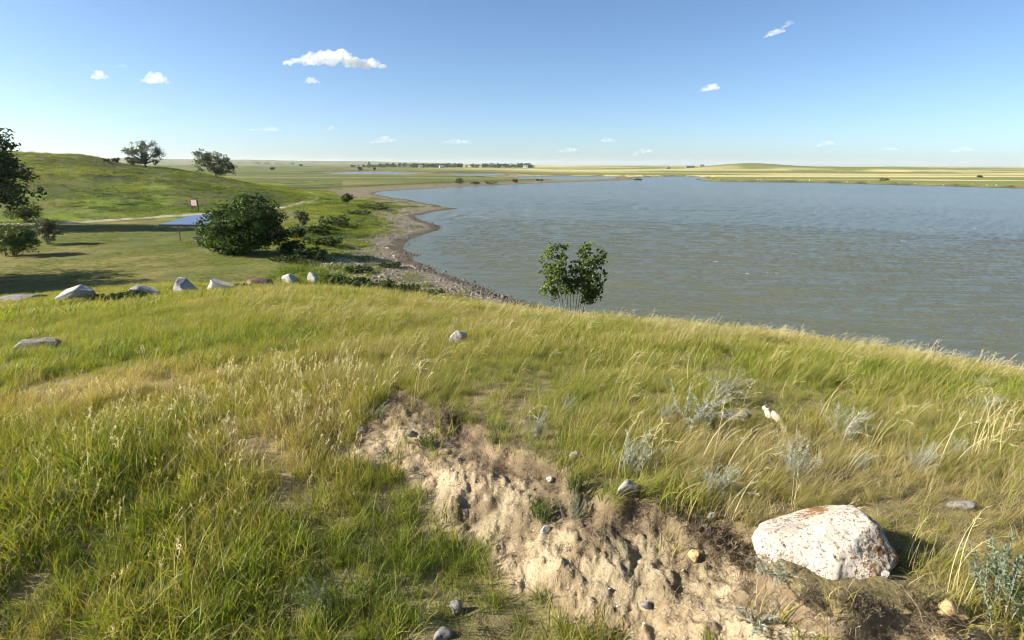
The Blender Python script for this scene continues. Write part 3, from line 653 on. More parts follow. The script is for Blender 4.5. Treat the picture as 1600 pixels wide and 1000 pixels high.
# fibres and roots hanging along the rim of the bank
MAT_FIB = leaf_mat('dead_fibre', [(0, (.035, .026, .018)), (.5, (.12, .088, .055)), (1, (.33, .26, .16))], .15, instancer=True)
fib = proto_set('fibre', [blades(18, .085, .0020, .05, 1.7, .9, 190 + k, 3, MAT_FIB, hmin=.35, jit=2.0, tip=.1, tint_sd=.22) for k in range(5)])
x, y = ring_points(1.3, 6.5, 900, 54); z, m = ground(x, y, True); k = (m['t'] > -.3) & (rng.uniform(size=len(x)) < .75 * np.exp(-((m['d'] - .06) / .11) ** 2) + .05 * m['face']); x, y, z = x[k], y[k], z[k]
scatter('root_fibres', np.stack([x, y, z], 1), fib, 5, rng.uniform(.6, 1.5, len(x)), rng.uniform(0, 6.28, len(x)), rng.normal(.38, .2, len(x)), 'dead roots and fibres along the rim of the bank', rng.normal(0, .5, (len(x), 2)))
# short lawn tufts
x, y = ring_points(44, 118, 2.6, 52); z, m = ground(x, y, True); k = (x < 0) & (m['knoll'] < .5) & (m['sd'] > m['W'] * 1.1) & (m['u'] < .01) & (rng.uniform(size=len(x)) < .15 + 1.1 * sstep(.4, .62, fbm(x / 5, y / 5, 98, 4))); x, y, z = x[k], y[k], z[k]
scatter('lawn_tufts', np.stack([x, y, z], 1), fart, 6, np.stack([rng.uniform(.6, 1.3, len(x))] * 2 + [rng.uniform(.18, .5, len(x))], 1), rng.uniform(0, 6.28, len(x)), np.clip(.30 + (fbm(x / 9, y / 9, 99) - .5) * .8, .1, .7), 'short uneven grass of the mown lawn')
# rough grass on the hill
x, y = ring_points(122, 262, .95, 48); z, m = ground(x, y, True); lushn = sstep(.30, .03, m['u']) * (.45 + 1.1 * fbm(x / 16, y / 10, 72, 3))
k = (m['u'] > .03) & (x < -20) & (m['hz'] > .2) & (rng.uniform(size=len(x)) < .2 + .9 * sstep(.42, .62, fbm(x / 7, y / 7, 96, 4))); x, y, z, lushn = x[k], y[k], z[k], lushn[k]
scatter('hill_grass', np.stack([x, y, z], 1), fart, 6, rng.uniform(1.0, 2.4, len(x)), rng.normal(0, 1, len(x)), np.clip(.26 + .10 * lushn + (fbm(x / 14, y / 14, 97, 3) - .5) * .7 + rng.normal(0, .06, len(x)), .03, .7), 'rough grass tussocks over the hillside')
# pebbles on the bare bank, shingle on the beach
MAT_PEB = leaf_mat('pebbles', [(0, (.14, .115, .09)), (.35, (.33, .27, .19)), (.7, (.52, .46, .36)), (1, (.72, .68, .6))], 0.0, instancer=True, rough=.9)
peb = proto_set('pebble', [rock_mesh('pebble', (1, rng.uniform(.6, .95), rng.uniform(.5, .8)), 300 + k, 2, mats=[MAT_PEB], rough=.16) for k in range(6)])
x, y = ring_points(1.2, 7, 5200, 54); z, m = ground(x, y, True); k = rng.uniform(size=len(x)) < m['face'] * .95
x, y, z, m2 = x[k], y[k], z[k], m['d'][k]
s = .004 + .009 * rng.uniform(size=len(x)) ** 2.5 + .020 * rng.uniform(size=len(x)) ** 80
scatter('bank_pebbles', np.stack([x, y, z - s * .3], 1), peb, 6, np.stack([s, s, s * .6], 1), rng.uniform(0, 6.28, len(x)), np.clip(rng.normal(.34, .13, len(x)) - .22 * (1 - sstep(.12, .3, m2)) + .5 * (rng.uniform(size=len(x)) < .04), 0, 1), 'small stones and crumbs of earth on the bare bank', rng.normal(0, .3, (len(x), 2)))
def beach_points(n, r0, r1, a0, a1):
    r = np.exp(rng.uniform(math.log(r0), math.log(r1), n)); a = np.radians(rng.uniform(a0, a1, n)); return r * np.sin(a), r * np.cos(a)
x, y = beach_points(90000, 36, 170, -26, 8); z, m = ground(x, y, True); k = (m['sd'] > -1.2) & (m['sd'] < m['W'] * 1.0) & (m['knoll'] < .5) & (rng.uniform(size=len(x)) < .35 + .9 * sstep(.4, .6, fbm(x / 4, y / 4, 88)))
x, y, z, sdk = x[k], y[k], z[k], m['sd'][k]
s = .07 + .20 * rng.uniform(size=len(x)) ** 3 + .35 * rng.uniform(size=len(x)) ** 22
tn = np.clip(rng.normal(.22, .17, len(x)) - .38 * (sdk < 2.0) + .12 * (sdk > 8), 0, 1)
scatter('shore_stones', np.stack([x, y, z - s * .2], 1), peb, 6, s, rng.uniform(0, 6.28, len(x)), tn, 'grey and tan stones strewn over the lake beach', rng.normal(0, .2, (len(x), 2)))
# white stones lying along the far shore
fx = np.concatenate([rng.uniform(1180, 1265, 26), rng.uniform(1265, 1560, 14)]); P = np.array([on_plane(q, np.interp(q, [1112, 1190, 1280, 1400, 1500, 1600], [283.6, 284.6, 285.6, 289, 291.5, 294.5]) - rng.uniform(.2, .9)) for q in fx])
P[:, 2] = ground(P[:, 0], P[:, 1]); scatter('far_shore_stones', P, peb, 6, rng.uniform(.35, .9, len(P)), rng.uniform(0, 6, len(P)), np.full(len(P), .98), 'white stones along the far shore of the lake')

# ------------------------------------------------------------------ trees, shrubs, sage
MAT_BARK = plain_mat('bark', (.13, .10, .075), .9, 6, .4, .5)
MAT_STEM = plain_mat('pale_stem', (.30, .26, .19), .9, 9, .3, .3)
LEAF = {
    'dark': leaf_mat('leaf_dark', [(0, (.016, .028, .010)), (.4, (.036, .062, .017)), (.7, (.070, .110, .024)), (1, (.125, .165, .036))], .28),
    'mid': leaf_mat('leaf_mid', [(0, (.038, .060, .017)), (.4, (.078, .115, .029)), (.7, (.13, .17, .04)), (1, (.21, .235, .065))], .3),
    'grey': leaf_mat('leaf_grey', [(0, (.056, .068, .034)), (.4, (.105, .122, .06)), (.7, (.165, .18, .095)), (1, (.24, .245, .14))], .28),
    'bush': leaf_mat('leaf_bush', [(0, (.018, .034, .009)), (.4, (.042, .080, .015)), (.7, (.080, .135, .021)), (1, (.15, .215, .036))], .3),
    'poplar': leaf_mat('leaf_poplar', [(0, (.055, .085, .024)), (.4, (.115, .165, .045)), (.75, (.20, .26, .08)), (1, (.31, .36, .14))], .45, rough=.5),
    'sage': leaf_mat('leaf_sage', [(0, (.16, .178, .13)), (.5, (.30, .32, .245)), (1, (.47, .485, .39))], .2),
    'wormwood': leaf_mat('leaf_wormwood', [(0, (.07, .10, .06)), (.5, (.14, .185, .105)), (1, (.24, .29, .19))], .22),
    'cushion': leaf_mat('leaf_cushion', [(0, (.045, .075, .014)), (.5, (.10, .15, .022)), (1, (.20, .23, .045))], .25),
    'brown': leaf_mat('leaf_brown', [(0, (.05, .036, .024)), (.5, (.12, .09, .055)), (1, (.24, .185, .11))], .2),
}
def leaf_quads(C, size, rg, up=.25, elong=1.7, tint=None, fold=0.0):
    n = len(C); t = rg.normal(size=(n, 3)); t[:, 2] *= .6; t /= np.linalg.norm(t, axis=1)[:, None]
    q = rg.normal(size=(n, 3)); q[:, 2] += up; b = np.cross(t, q); b /= np.linalg.norm(b, axis=1)[:, None] + 1e-9
    l = size * rg.uniform(.6, 1.25, n)[:, None] * .5; w = l / elong
    V = np.stack([C - t * l, C + b * w - t * l * .15, C + t * l, C - b * w - t * l * .15], 1).reshape(-1, 3)
    Q = np.arange(4 * n).reshape(n, 4); return V, Q, np.repeat(tint, 4)
def crown_mesh(name, lobes, nclump, per, leaf, clump_r, mat, seed, out=.45, sd=.15, elong=1.7):
    rg = np.random.default_rng(seed); Lb = np.array(lobes, float); vol = Lb[:, 3] * Lb[:, 4] * Lb[:, 5]; pk = rg.choice(len(Lb), nclump, p=vol / vol.sum())
    d = rg.normal(size=(nclump, 3)); d /= np.linalg.norm(d, axis=1)[:, None]; rad = rg.uniform(size=nclump) ** out * rg.uniform(.86, 1.10, nclump)
    cc = Lb[pk, :3] + d * rad[:, None] * Lb[pk, 3:]
    ct = rg.normal(.46, sd, nclump)
    ln = rg.normal(size=(nclump, per, 3)); ln /= np.linalg.norm(ln, axis=2)[..., None]; ln *= (rg.uniform(size=(nclump, per, 1)) ** .5) * clump_r * rg.uniform(.6, 1.35, (nclump, 1, 1)) * np.array([1.1, 1.1, .8])
    C = (cc[:, None] + ln).reshape(-1, 3); ok = C[:, 2] > 0.02; tn = (ct[:, None] + rg.normal(0, .13, (nclump, per))).reshape(-1)
    V, Q, T = leaf_quads(C[ok], leaf, rg, tint=np.clip(tn[ok], 0, 1), elong=elong)
    return mesh_np(name, V, [Q], {'tint': T}, False, [mat]), cc
def limb_mesh(name, cc, base_r, h, mat, seed, nlimb=14, fork=.3, stems=1, spread=.0):
    rg = np.random.default_rng(seed + 1); mb = MB(); sel = rg.choice(len(cc), min(nlimb, len(cc)), replace=False)
    top = cc.mean(0)
    for sidx in range(stems):
        off = rg.normal(0, spread, 2) if stems > 1 else np.zeros(2); f = np.array([off[0] + (top[0] - off[0]) * .2, off[1] + (top[1] - off[1]) * .2, h * fork])
        mb.tube([[off[0], off[1], -.15], [off[0], off[1], h * fork * .35], f], [base_r * 1.2, base_r, base_r * .8], 7)
        for k in sel[sidx::stems]:
            e = cc[k]; mdl = f * .45 + e * .55 + rg.normal(0, .05, 3) * h * .4 + np.array([0, 0, h * .03]); r = base_r * rg.uniform(.3, .5)
            mb.tube([f, (f + mdl) / 2 + rg.normal(0, .02, 3) * h, mdl, e], [r * 1.3, r, r * .6, r * .2], 5)
    return mb.mesh(name, [mat], True)
def tree(name, px, py, wpx, hpx, lobes, leaf, nclump, per, leafsz, label, cat='tree', group=None, seed=0, base_r=.16, clump=.13, stems=1, spread=0., fork=.3, nlimb=14, trunkmat=None, p=None, out=.45, sd=.15, parts=('trunk', 'crown'), dy=0.0, deep=1.0, elong=1.7):
    """lobes are given in units of the plant's width (x, y) and height (z)"""
    if p is None: p = G(px, py)
    s = px_m(p); w, h = wpx * s, hpx * s
    lb = [(a * w, b * w, c * h, d * w, (e * w) * deep, f * h) for a, b, c, d, e, f in lobes]
    root = bpy.data.objects.new(name, None); COL.objects.link(root); root.location = (p[0], p[1] + dy, gz(p[0], p[1] + dy))
    cm, cc = crown_mesh(parts[1], lb, nclump, per, leafsz, clump * min(w, h * 1.4), LEAF[leaf], seed + 500, out, sd, elong)
    obj(parts[0], limb_mesh(parts[0], cc, base_r, h, trunkmat or MAT_BARK, seed, nlimb, fork, stems, spread), root); obj(parts[1], cm, root)
    tag(root, label, cat, group); return root
BALL = [(0, 0, .52, .44, .44, .46)]
# the big bush beside the shelter
tree('leafy_bush', 384, 396, 134, 92, [(-.20, 0, .42, .28, .30, .40), (.12, 0, .52, .30, .30, .44), (.32, .05, .48, .18, .22, .38), (-.03, -.1, .34, .36, .28, .32), (-.36, 0, .30, .13, .2, .26), (.02, .05, .82, .15, .15, .16)],
     'bush', 420, 52, .34, 'big dense dark green bush standing beside the blue roofed shelter', 'bush', seed=1, clump=.075, stems=5, spread=.5, fork=.2, base_r=.14, out=.33, sd=.24)
# trees at the left edge
tree('broadleaf_tree', -38, 356, 190, 148, [(-.1, 0, .72, .34, .36, .28), (.26, -.02, .82, .17, .2, .16), (.30, 0, .56, .19, .2, .12), (.33, .02, .34, .13, .2, .13), (-.2, 0, .42, .3, .3, .2), (.40, 0, .62, .1, .12, .07)],
     'dark', 330, 56, .6, 'tall dark tree reaching in at the left edge before the hill', seed=2, clump=.075, base_r=.35, out=.4)
tree('broadleaf_tree', 0, 0, 210, 205, [(0, 0, .66, .44, .44, .34), (.2, 0, .5, .3, .3, .2)], 'dark', 170, 44, .45, 'tree beyond the left edge shading the lawn behind the boulders', seed=3, clump=.10, base_r=.3, p=np.array([-53.5, 45.5, gz(-53.5, 45.5)]))
tree('broadleaf_tree', 0, 0, 190, 190, [(0, 0, .66, .44, .44, .34), (-.2, 0, .5, .3, .3, .2)], 'dark', 130, 40, .45, 'second tree beyond the left edge shading the lawn', seed=33, clump=.10, base_r=.3, p=np.array([-58., 50.5, gz(-58, 50.5)]))
tree('willow_bush', 42, 346, 58, 33, [(0, 0, .5, .42, .4, .46), (-.25, 0, .4, .22, .3, .36)], 'mid', 80, 36, .34, 'olive green willow bush under the dark tree at the left edge', 'bush', seed=4, stems=4, spread=.3, base_r=.07)
tree('leafy_bush', 24, 399, 72, 56, [(0, 0, .5, .44, .42, .46), (.2, 0, .38, .28, .3, .34)], 'mid', 130, 40, .26, 'low broad dark green bush on the lawn at the left edge', 'bush', seed=5, stems=5, spread=.3, base_r=.06, clump=.1)
tree('grey_bush', 76, 382, 48, 44, [(0, 0, .5, .40, .4, .44), (-.15, 0, .7, .25, .25, .24)], 'grey', 90, 34, .24, 'greyish twiggy bush right of the low dark green one', 'bush', seed=6, stems=6, spread=.3, base_r=.06, clump=.1)
# trees on the hill
def crest(px, py): return G(px, py)
tree('cottonwood_tree', 228, 262, 62, 42, [(-.22, 0, .62, .24, .25, .27), (.10, 0, .76, .26, .25, .22), (.32, 0, .50, .17, .2, .28), (-.42, 0, .5, .08, .1, .12), (.02, 0, .42, .2, .2, .2), (-.26, 0, .22, .14, .14, .16), (.28, 0, .22, .14, .14, .14)],
     'grey', 120, 26, .50, 'airy spreading cottonwood standing on the crest of the hill', seed=7, clump=.085, base_r=.30, fork=.14, nlimb=34, out=.55)
tree('cottonwood_tree', 338, 277, 68, 44, [(-.24, 0, .62, .22, .22, .34), (.14, 0, .56, .24, .24, .30), (.36, 0, .36, .13, .16, .24), (-.36, 0, .30, .12, .12, .14), (-.22, 0, .9, .09, .1, .08), (.1, 0, .24, .22, .2, .2)],
     'mid', 170, 34, .46, 'dense double crowned cottonwood at the right shoulder of the hill', seed=8, clump=.08, base_r=.28, fork=.12, nlimb=20)
tree('shrub', 167, 253, 11, 6, BALL, 'dark', 14, 26, .45, 'tiny shrub on the hill crest, left one of two', 'shrub', 'shrubs on the hill crest', seed=9, base_r=.06)
tree('shrub', 180, 254, 15, 8, BALL, 'grey', 18, 26, .45, 'small shrub on the hill crest, right one of two', 'shrub', 'shrubs on the hill crest', seed=10, base_r=.06)
tree('shrub', 208, 259, 24, 14, BALL, 'grey', 26, 26, .5, 'pale round shrub at the foot of the crest cottonwood', 'shrub', seed=11, base_r=.08)
# plants between lawn and beach
shore = 'shrubs along the lake bank'
for k, (px, py, w, h, lf, lab) in enumerate([
    (474, 358, 30, 34, 'grey', 'thin grey green sapling just right of the big bush'),
    (543, 323, 22, 22, 'dark', 'dark round topped small tree beside the bank above the spit'),
    (585, 328, 56, 12, 'mid', 'low shrub patch right of the dark round topped small tree'),
    (560, 337, 44, 10, 'mid', 'low green shrub below the round topped small tree'),
    (522, 353, 56, 18, 'mid', 'dark low shrub mid bank between sapling and spit'),
    (497, 366, 44, 16, 'mid', 'green shrub below the sapling at the bank'),
    (462, 372, 34, 20, 'mid', 'shrub touching the right side of the big bush'),
    (508, 386, 54, 20, 'mid', 'shrub right of the big bush at the beach top'),
    (455, 396, 44, 24, 'dark', 'dark shrub in the shade of the big bush'),
    (486, 404, 46, 18, 'mid', 'dark green shrub below right of the big bush'),
    (500, 409, 26, 22, 'mid', 'upright shrub where lawn and gravel beach meet'),
    (452, 408, 60, 10, 'mid', 'flat weedy shrub on the lawn below the big bush'),
    (516, 440, 44, 11, 'mid', 'first low bush right of the smallest white boulder'),
    (548, 447, 60, 15, 'mid', 'dark low bush second in the belt below the lawn'),
    (592, 453, 60, 17, 'mid', 'green low bush in the middle of the belt'),
    (632, 459, 58, 16, 'mid', 'dark low bush fourth in the belt above the beach'),
    (672, 466, 52, 15, 'mid', 'last low bush of the belt near the waterline gravel'),
    (610, 418, 40, 9, 'mid', 'green tuft on the gravel above the dark belt'),
    (560, 426, 46, 12, 'dark', 'shaded low shrub at the upper end of the beach'),
    ]):
    p = G(px, py); s = px_m(p)
    tree('shrub', px, py, w, h, [(-.2, 0, .45, .28, .3, .42), (.18, 0, .5, .3, .3, .46)] if k > 1 else ([(-.0, 0, .62, .42, .4, .36)] if k == 1 else [(0, 0, .6, .34, .34, .40)]), lf, int(40 + w * 1.1), 26 if k else 14,
         .22 if s < .09 else .32, lab, 'shrub', shore, seed=40 + k, stems=4, spread=.25, base_r=.045, clump=.10, p=p, deep=1.4)
# creeping juniper among the boulders
for px, py, w, h, lab in ((165, 472, 52, 14, 'dark creeping juniper spreading right of the pointed pale boulder'), (208, 470, 62, 17, 'dark creeping juniper in front of the rounded white boulder'), (378, 452, 34, 9, 'small juniper tuft between the white wedge and the brown boulder')):
    tree('creeping_juniper', px, py, w, h, [(-.22, 0, .4, .3, .3, .4), (.2, 0, .45, .3, .3, .42)], 'dark', 90, 30, .13, lab, 'juniper', seed=int(px), stems=4, spread=.3, base_r=.03, clump=.12, deep=.9)
# far shore plants
for k, (px, py, w, h, lf, lab) in enumerate([
    (717, 288, 15, 11, 'dark', 'tiny lone tree on the far left shore of the lake'), (745, 288.5, 22, 5, 'dark', 'far shore bush right of the tiny lone tree'), (768, 288, 24, 6, 'mid', 'wide low bush in the middle of the far shore'),
    (805, 285, 9, 6, 'dark', 'round bush standing alone right of the far shore bushes'), (843, 283, 12, 3.5, 'dark', 'flat dark bush near the far lagoon'), (997, 281.5, 13, 2.6, 'dark', 'dark clump at the tip of the far shore'),
    (1380, 282.5, 19, 4.5, 'dark', 'dark oblong bush on the far right shore'), (1531, 277.5, 9, 3.4, 'dark', 'small dark bush in the far right fields'),
    (563, 266.5, 8, 6, 'dark', 'dark tree beyond the pale pond, left one'), (585, 266.5, 4, 5, 'dark', 'small dark tree beyond the pale pond, right one'),
    (426, 265.5, 9, 5, 'dark', 'lone dark bush on the plain right of the hill cottonwood'), (400, 258, 14, 7, 'mid', 'far hazy tree right of the double crowned cottonwood'), (418, 258, 12, 6, 'mid', 'second far hazy tree on the plain'),
    (438, 258, 18, 6, 'mid', 'third far hazy tree clump on the plain'), (457, 258, 5, 6, 'mid', 'narrow far hazy tree'), (470, 259.5, 6, 3, 'dark', 'small dark far bush left of town')]):
    p = hit(px, py, lambda x, y: ground(x, y)); s = px_m(p); sz = min(max(s * 1.6, .4), 3.0)
    tree('far_bush', px, py, w, h, [(-.18, 0, .5, .3, .3, .45), (.18, 0, .45, .3, .3, .42)], lf, 26, 16, sz, lab, 'bush', 'trees and bushes across the plain', seed=90 + k, base_r=.02 * h * s, clump=.16, p=p, nlimb=6)
# the young heart shaped poplar on the brow
def poplar():
    d = ray(893, 487); q = d[:2] / np.hypot(d[0], d[1]) * 20.0; p = np.array([q[0], q[1], gz(*q)]); s = px_m(p); w, h = 108 * s, 124 * s; rg = np.random.default_rng(21); root = bpy.data.objects.new('young_poplar', None); COL.objects.link(root); root.location = (p[0], p[1], p[2] - .05)
    lobes = [(-.25, 0, .66, .22, .22, .32), (.23, .02, .63, .24, .22, .33), (-.02, 0, .50, .24, .2, .20), (.26, 0, .30, .15, .14, .12), (-.12, 0, .9, .07, .08, .09), (-.33, 0, .86, .08, .08, .1), (.42, 0, .84, .07, .08, .1), (.14, 0, .88, .07, .08, .09), (-.28, 0, .38, .17, .14, .14), (.28, 0, .42, .2, .16, .16)]
    cm, cc = crown_mesh('crown', [(a * w, b * w, c * h, d * w, e * w, f * h) for a, b, c, d, e, f in lobes], 310, 13, .115, .064 * w, LEAF['poplar'], 521, .6, .17, 1.2)
    obj('crown', cm, root)
    for k in range(12):                                             # a fan of thin stems from one foot
        mb = MB(); sel = cc[rg.choice(len(cc), 7, replace=False)]; e = np.array([(k / 11 - .5) * .74 * w, rg.normal(0, .08) * w, h * rg.uniform(.62, .9)]); b = np.array([(k / 11 - .5) * .30 * w + rg.normal(0, .02), rg.normal(0, .06), -.1])
        t = np.linspace(0, 1, 7)[:, None]; P = b + (e - b) * t; P[:, 0] += np.sin(t[:, 0] * 3.1) * rg.normal(0, .05) - (t[:, 0] * (1 - t[:, 0])) * (e[0] - b[0]) * .5; mb.tube(P, np.linspace(.017, .004, 7), 5)
        d = np.linalg.norm(cc - P[4], axis=1); near = cc[np.argsort(d)[:10]]
        for q in near[::2]: mb.tube([P[3], (P[3] + q) / 2 + [0, 0, .03], q], [.006, .004, .002], 4)
        obj('stem', mb.mesh('stem', [MAT_STEM], True), root)
    tag(root, 'young many stemmed poplar with heart shaped crown on the bluff edge', 'tree')
poplar()

# sage and other single plants in front
def sage_meshes(seed, n, h, spread, lean, leaf, mat, leafn=16, wid=.28, stiff=1.0, leaflen=.022):
    rg = np.random.default_rng(seed); st = MB(); C = []; D = []; tn = []
    for k in range(n):
        b = rg.normal(0, spread, 2); hh = h * rg.uniform(.5, 1.05); ld = rg.normal(0, 1.1); le = abs(rg.normal(lean, .25)); out = np.array([b[0], b[1]]) / (spread + 1e-6) * .22
        ang = rg.uniform(0, .2); p = np.array([b[0] * .5, b[1] * .5, -.01]); P = [p.copy()]
        for s in range(7):
            p = p + np.array([math.sin(ang) * math.cos(ld) + out[0] * .5, math.sin(ang) * math.sin(ld) + out[1] * .5, math.cos(ang)]) * hh / 7; P.append(p.copy()); ang += le / 7
        P = np.array(P); st.tube(P, np.linspace(.0022, .0009, 8) * stiff, 4)
        u = rg.uniform(.22, 1.0, leafn) * 7; i = np.minimum(u.astype(int), 6); q = P[i] + (P[i + 1] - P[i]) * (u - i)[:, None]
        td = P[i + 1] - P[i]; td /= np.linalg.norm(td, axis=1)[:, None]; dv = td * .75 + rg.normal(0, .5, (leafn, 3)); dv /= np.linalg.norm(dv, axis=1)[:, None]
        C.append(q); D.append(dv); tn.append(np.clip(.5 + rg.normal(0, .12) + rg.normal(0, .14, leafn) + .15 * (u / 7 - .5), 0, 1))
    C = np.concatenate(C); D = np.concatenate(D); tn = np.concatenate(tn); nn = len(C); l = leaflen * rg.uniform(.6, 1.4, nn)[:, None]
    f = np.cross(D, rg.normal(size=(nn, 3))); f /= np.linalg.norm(f, axis=1)[:, None]; w = l * wid * .5
    V = np.stack([C, C + D * l * .5 + f * w, C + D * l, C + D * l * .5 - f * w], 1).reshape(-1, 3)
    return st.mesh('stems', [MAT_STEM], True), mesh_np('leaves', V, [np.arange(4 * nn).reshape(nn, 4)], {'tint': np.repeat(tn, 4)}, False, [mat])
SAGE = [sage_meshes(600 + k, 34, .30, .055, .75, 0, LEAF['sage'], 95, .26, .55, .012) for k in range(4)]
def plant(name, px, py, hpx, meshes, base_h, label, cat, group=None, rz=0.0, wide=1.0):
    p = G(px, py); h = hpx * px_m(p); sc = h / base_h
    root = bpy.data.objects.new(name, None); COL.objects.link(root); root.location = p; root.rotation_euler = (0, 0, rz); root.scale = (sc * wide, sc * wide, sc)
    tag(obj('stems', meshes[0], root), kind='stuff'); tag(obj('leaves', meshes[1], root), kind='stuff'); tag(root, label, cat, group); return root
sg = 'silvery sage plants on the upper terrace'
for k, (px, py, h, wd, lab) in enumerate([
    (1092, 668, 62, 1.5, 'largest silvery sage plant, left of the pale dead wood'), (1128, 622, 46, 1.3, 'silvery sage behind the largest one'), (1035, 660, 34, 1.0, 'small faint sage left of the largest one'),
    (978, 742, 72, 1.0, 'upright silvery sage at the rim above the angular white stone'), (838, 684, 46, 1.0, 'silvery sage on the terrace near the far dirt patch'), (884, 645, 30, .8, 'small thin sage up slope in the middle of the terrace'),
    (1112, 775, 66, 1.0, 'sage tuft with long grass right above the mid bank'), (1236, 748, 62, 1.2, 'leaning silvery sage behind the large lichen boulder'), (1322, 690, 56, 1.2, 'silvery sage right of the dead wood'),
    (1308, 665, 34, .9, 'small sage just behind the one right of the dead wood'), (1432, 738, 52, .9, 'sparse sage among long grass at the right'), (1490, 720, 40, .9, 'small sparse sage near the right edge'),
    (1536, 648, 34, 1.4, 'bent silvery sage near the right edge'), (1528, 610, 26, 1.1, 'small bent sage high on the right slope'), (590, 652, 22, 1.6, 'grey sage cushion at the upper end of the bare dirt'),
    (1000, 718, 30, .8, 'short sage right beside the upright rim sage'), (1345, 735, 34, .9, 'short sage between boulder and right slope')]):
    plant('sagebrush', px, py, h, SAGE[k % 4], .27, lab, 'sage', sg, rng.normal(0, .5), wd)
WORM = [sage_meshes(640 + k, 22, .28, .07, .3, 0, LEAF['wormwood'], 110, .34, .8, .014) for k in range(2)]
plant('wormwood_plant', 1572, 968, 110, WORM[0], .26, 'grey green bushy wormwood in the lower right corner', 'wormwood', None, .4, 1.2)
plant('wormwood_plant', 1545, 925, 70, WORM[1], .26, 'smaller wormwood behind the corner one', 'wormwood', None, 2.1, 1.1)
plant('wormwood_plant', 112, 800, 42, WORM[1], .26, 'blue green wormwood beside the dark hollow in the left grass', 'wormwood', None, 1.1, 1.4)
plant('wormwood_plant', 895, 812, 38, WORM[0], .26, 'small blue green wormwood on the bare dirt', 'wormwood', None, .2, 1.1)
plant('wormwood_plant', 505, 950, 60, WORM[0], .26, 'pale wormwood in grass at the bottom left of centre', 'wormwood', None, 4, 1.1)
CUSH = [sage_meshes(660 + k, 40, .14, .07, .3, 0, LEAF['cushion'], 70, .4, .6, .011) for k in range(2)]
plant('cushion_plant', 900, 768, 46, CUSH[0], .16, 'bright green cushion plant growing from the dirt bank', 'plant', None, 0, .62)
plant('cushion_plant', 845, 812, 50, CUSH[1], .18, 'yellow green weed tuft on the dirt below the cushion plant', 'plant', None, 1, .75)
plant('cushion_plant', 668, 700, 26, CUSH[1], .13, 'small yellow green tuft in the far dirt patch', 'plant', None, 2, .9)
BRN = [sage_meshes(680 + k, 90, .13, .10, .9, 0, LEAF['brown'], 30, .12, .3, .026) for k in range(2)]
for px, py, h, w, lab in ((1150, 868, 40, 1.3, 'dead brown moss tuft left of the large boulder'), (1335, 950, 30, 1.0, 'dead dark grass hanging below the large boulder'), (1262, 940, 26, 1.0, 'dead brown grass under the left foot of the boulder'), (1450, 960, 40, 1.2, 'dry brown tuft low right of the boulder'),
                      (1060, 800, 26, 1.2, 'dry brown tuft on the topsoil rim at mid bank'), (705, 660, 24, 1.2, 'dry brown tuft at the far rim'), (1100, 838, 34, 1.2, 'dry brown tuft hanging over mid bank')):
    plant('dry_tuft', px, py, h, BRN[int(px) % 2], .13, lab, 'dry grass', 'dry tufts along the rim', px, w)
SILV = [sage_meshes(690 + k, 12, .16, .03, 1.3, 0, LEAF['sage'], 70, .2, .5, .014) for k in range(2)]
plant('sagebrush', 1198, 893, 26, SILV[0], .13, 'pale curled sage sprig at the left foot of the lichen boulder', 'sage', sg, 3.3, 1.6)
plant('sagebrush', 1222, 905, 26, SILV[1], .13, 'second curled sage sprig below the lichen boulder', 'sage', sg, 2.9, 1.6)
plant('sagebrush', 1190, 985, 46, SILV[0], .13, 'grey sage trailing down the dirt below the boulder', 'sage', sg, 3.6, 1.4)
# dead wood
MAT_WOOD = plain_mat('bleached_wood', (.66, .55, .40), .85, 22, .3, .5)
def dead_wood(a, b, r, label, seed):
    pa, pb = G(*a), G(*b); rg = np.random.default_rng(seed); s = px_m(pa); mb = MB(); n = 9
    P = pa[None] + (pb - pa)[None] * np.linspace(0, 1, n)[:, None]; P[:, 2] = np.linspace(pa[2] + .05, pb[2] + .02, n); P += rg.normal(0, .004, P.shape)
    Rr = np.array([.75, .9, .8, .85, .7, .78, .66, .6, .42]) * r * s * .8 * rg.uniform(.85, 1.15, 9); mb.tube(P, Rr, 9); o = obj('dead_wood', mb.mesh('dead_wood', [MAT_WOOD], True)); tag(o, label, 'dead wood')
dead_wood((1208, 655), (1229, 680), 7.5, 'longer piece of bleached dead wood in the terrace grass', 1)
dead_wood((1196, 645), (1203, 660), 7, 'short stub of bleached dead wood beside the longer piece', 2)

# ------------------------------------------------------------------ shelter, table, sign
MAT_ROOF = plain_mat('blue_roof', (.13, .19, .31), .5, 3, .12); MAT_TIMBER = plain_mat('shelter_timber', (.42, .34, .22), .8, 6, .25, .3); MAT_FASCIA = plain_mat('dark_fascia', (.05, .055, .06), .6, 4, .2)
MAT_TABLE = plain_mat('weathered_board', (.27, .235, .185), .85, 8, .3, .3)
def empty(name, p): o = bpy.data.objects.new(name, None); COL.objects.link(o); o.location = p; return o
bp = G(282, 378.5); sp = px_m(bp)
sh = empty('picnic_shelter', (bp[0] + 2.6, bp[1] + 2.2, gz(bp[0] + 2.6, bp[1] + 2.2)))
W2, D2, PH = 4.3, 3.6, 2.45
for ax in (-2.6, 2.6):
    for ay in (-2.2, 2.2):
        mb = MB(); mb.box((ax, ay, PH / 2 - .2), (.17, .17, PH + .4)); obj('post', mb.mesh('post', [MAT_TIMBER]), sh)
rv = np.array([[-W2, -D2, PH], [W2, -D2, PH], [W2, D2, PH], [-W2, D2, PH], [-W2 + 2.9, 0, PH + 1.0], [W2 - 2.9, 0, PH + 1.0]])
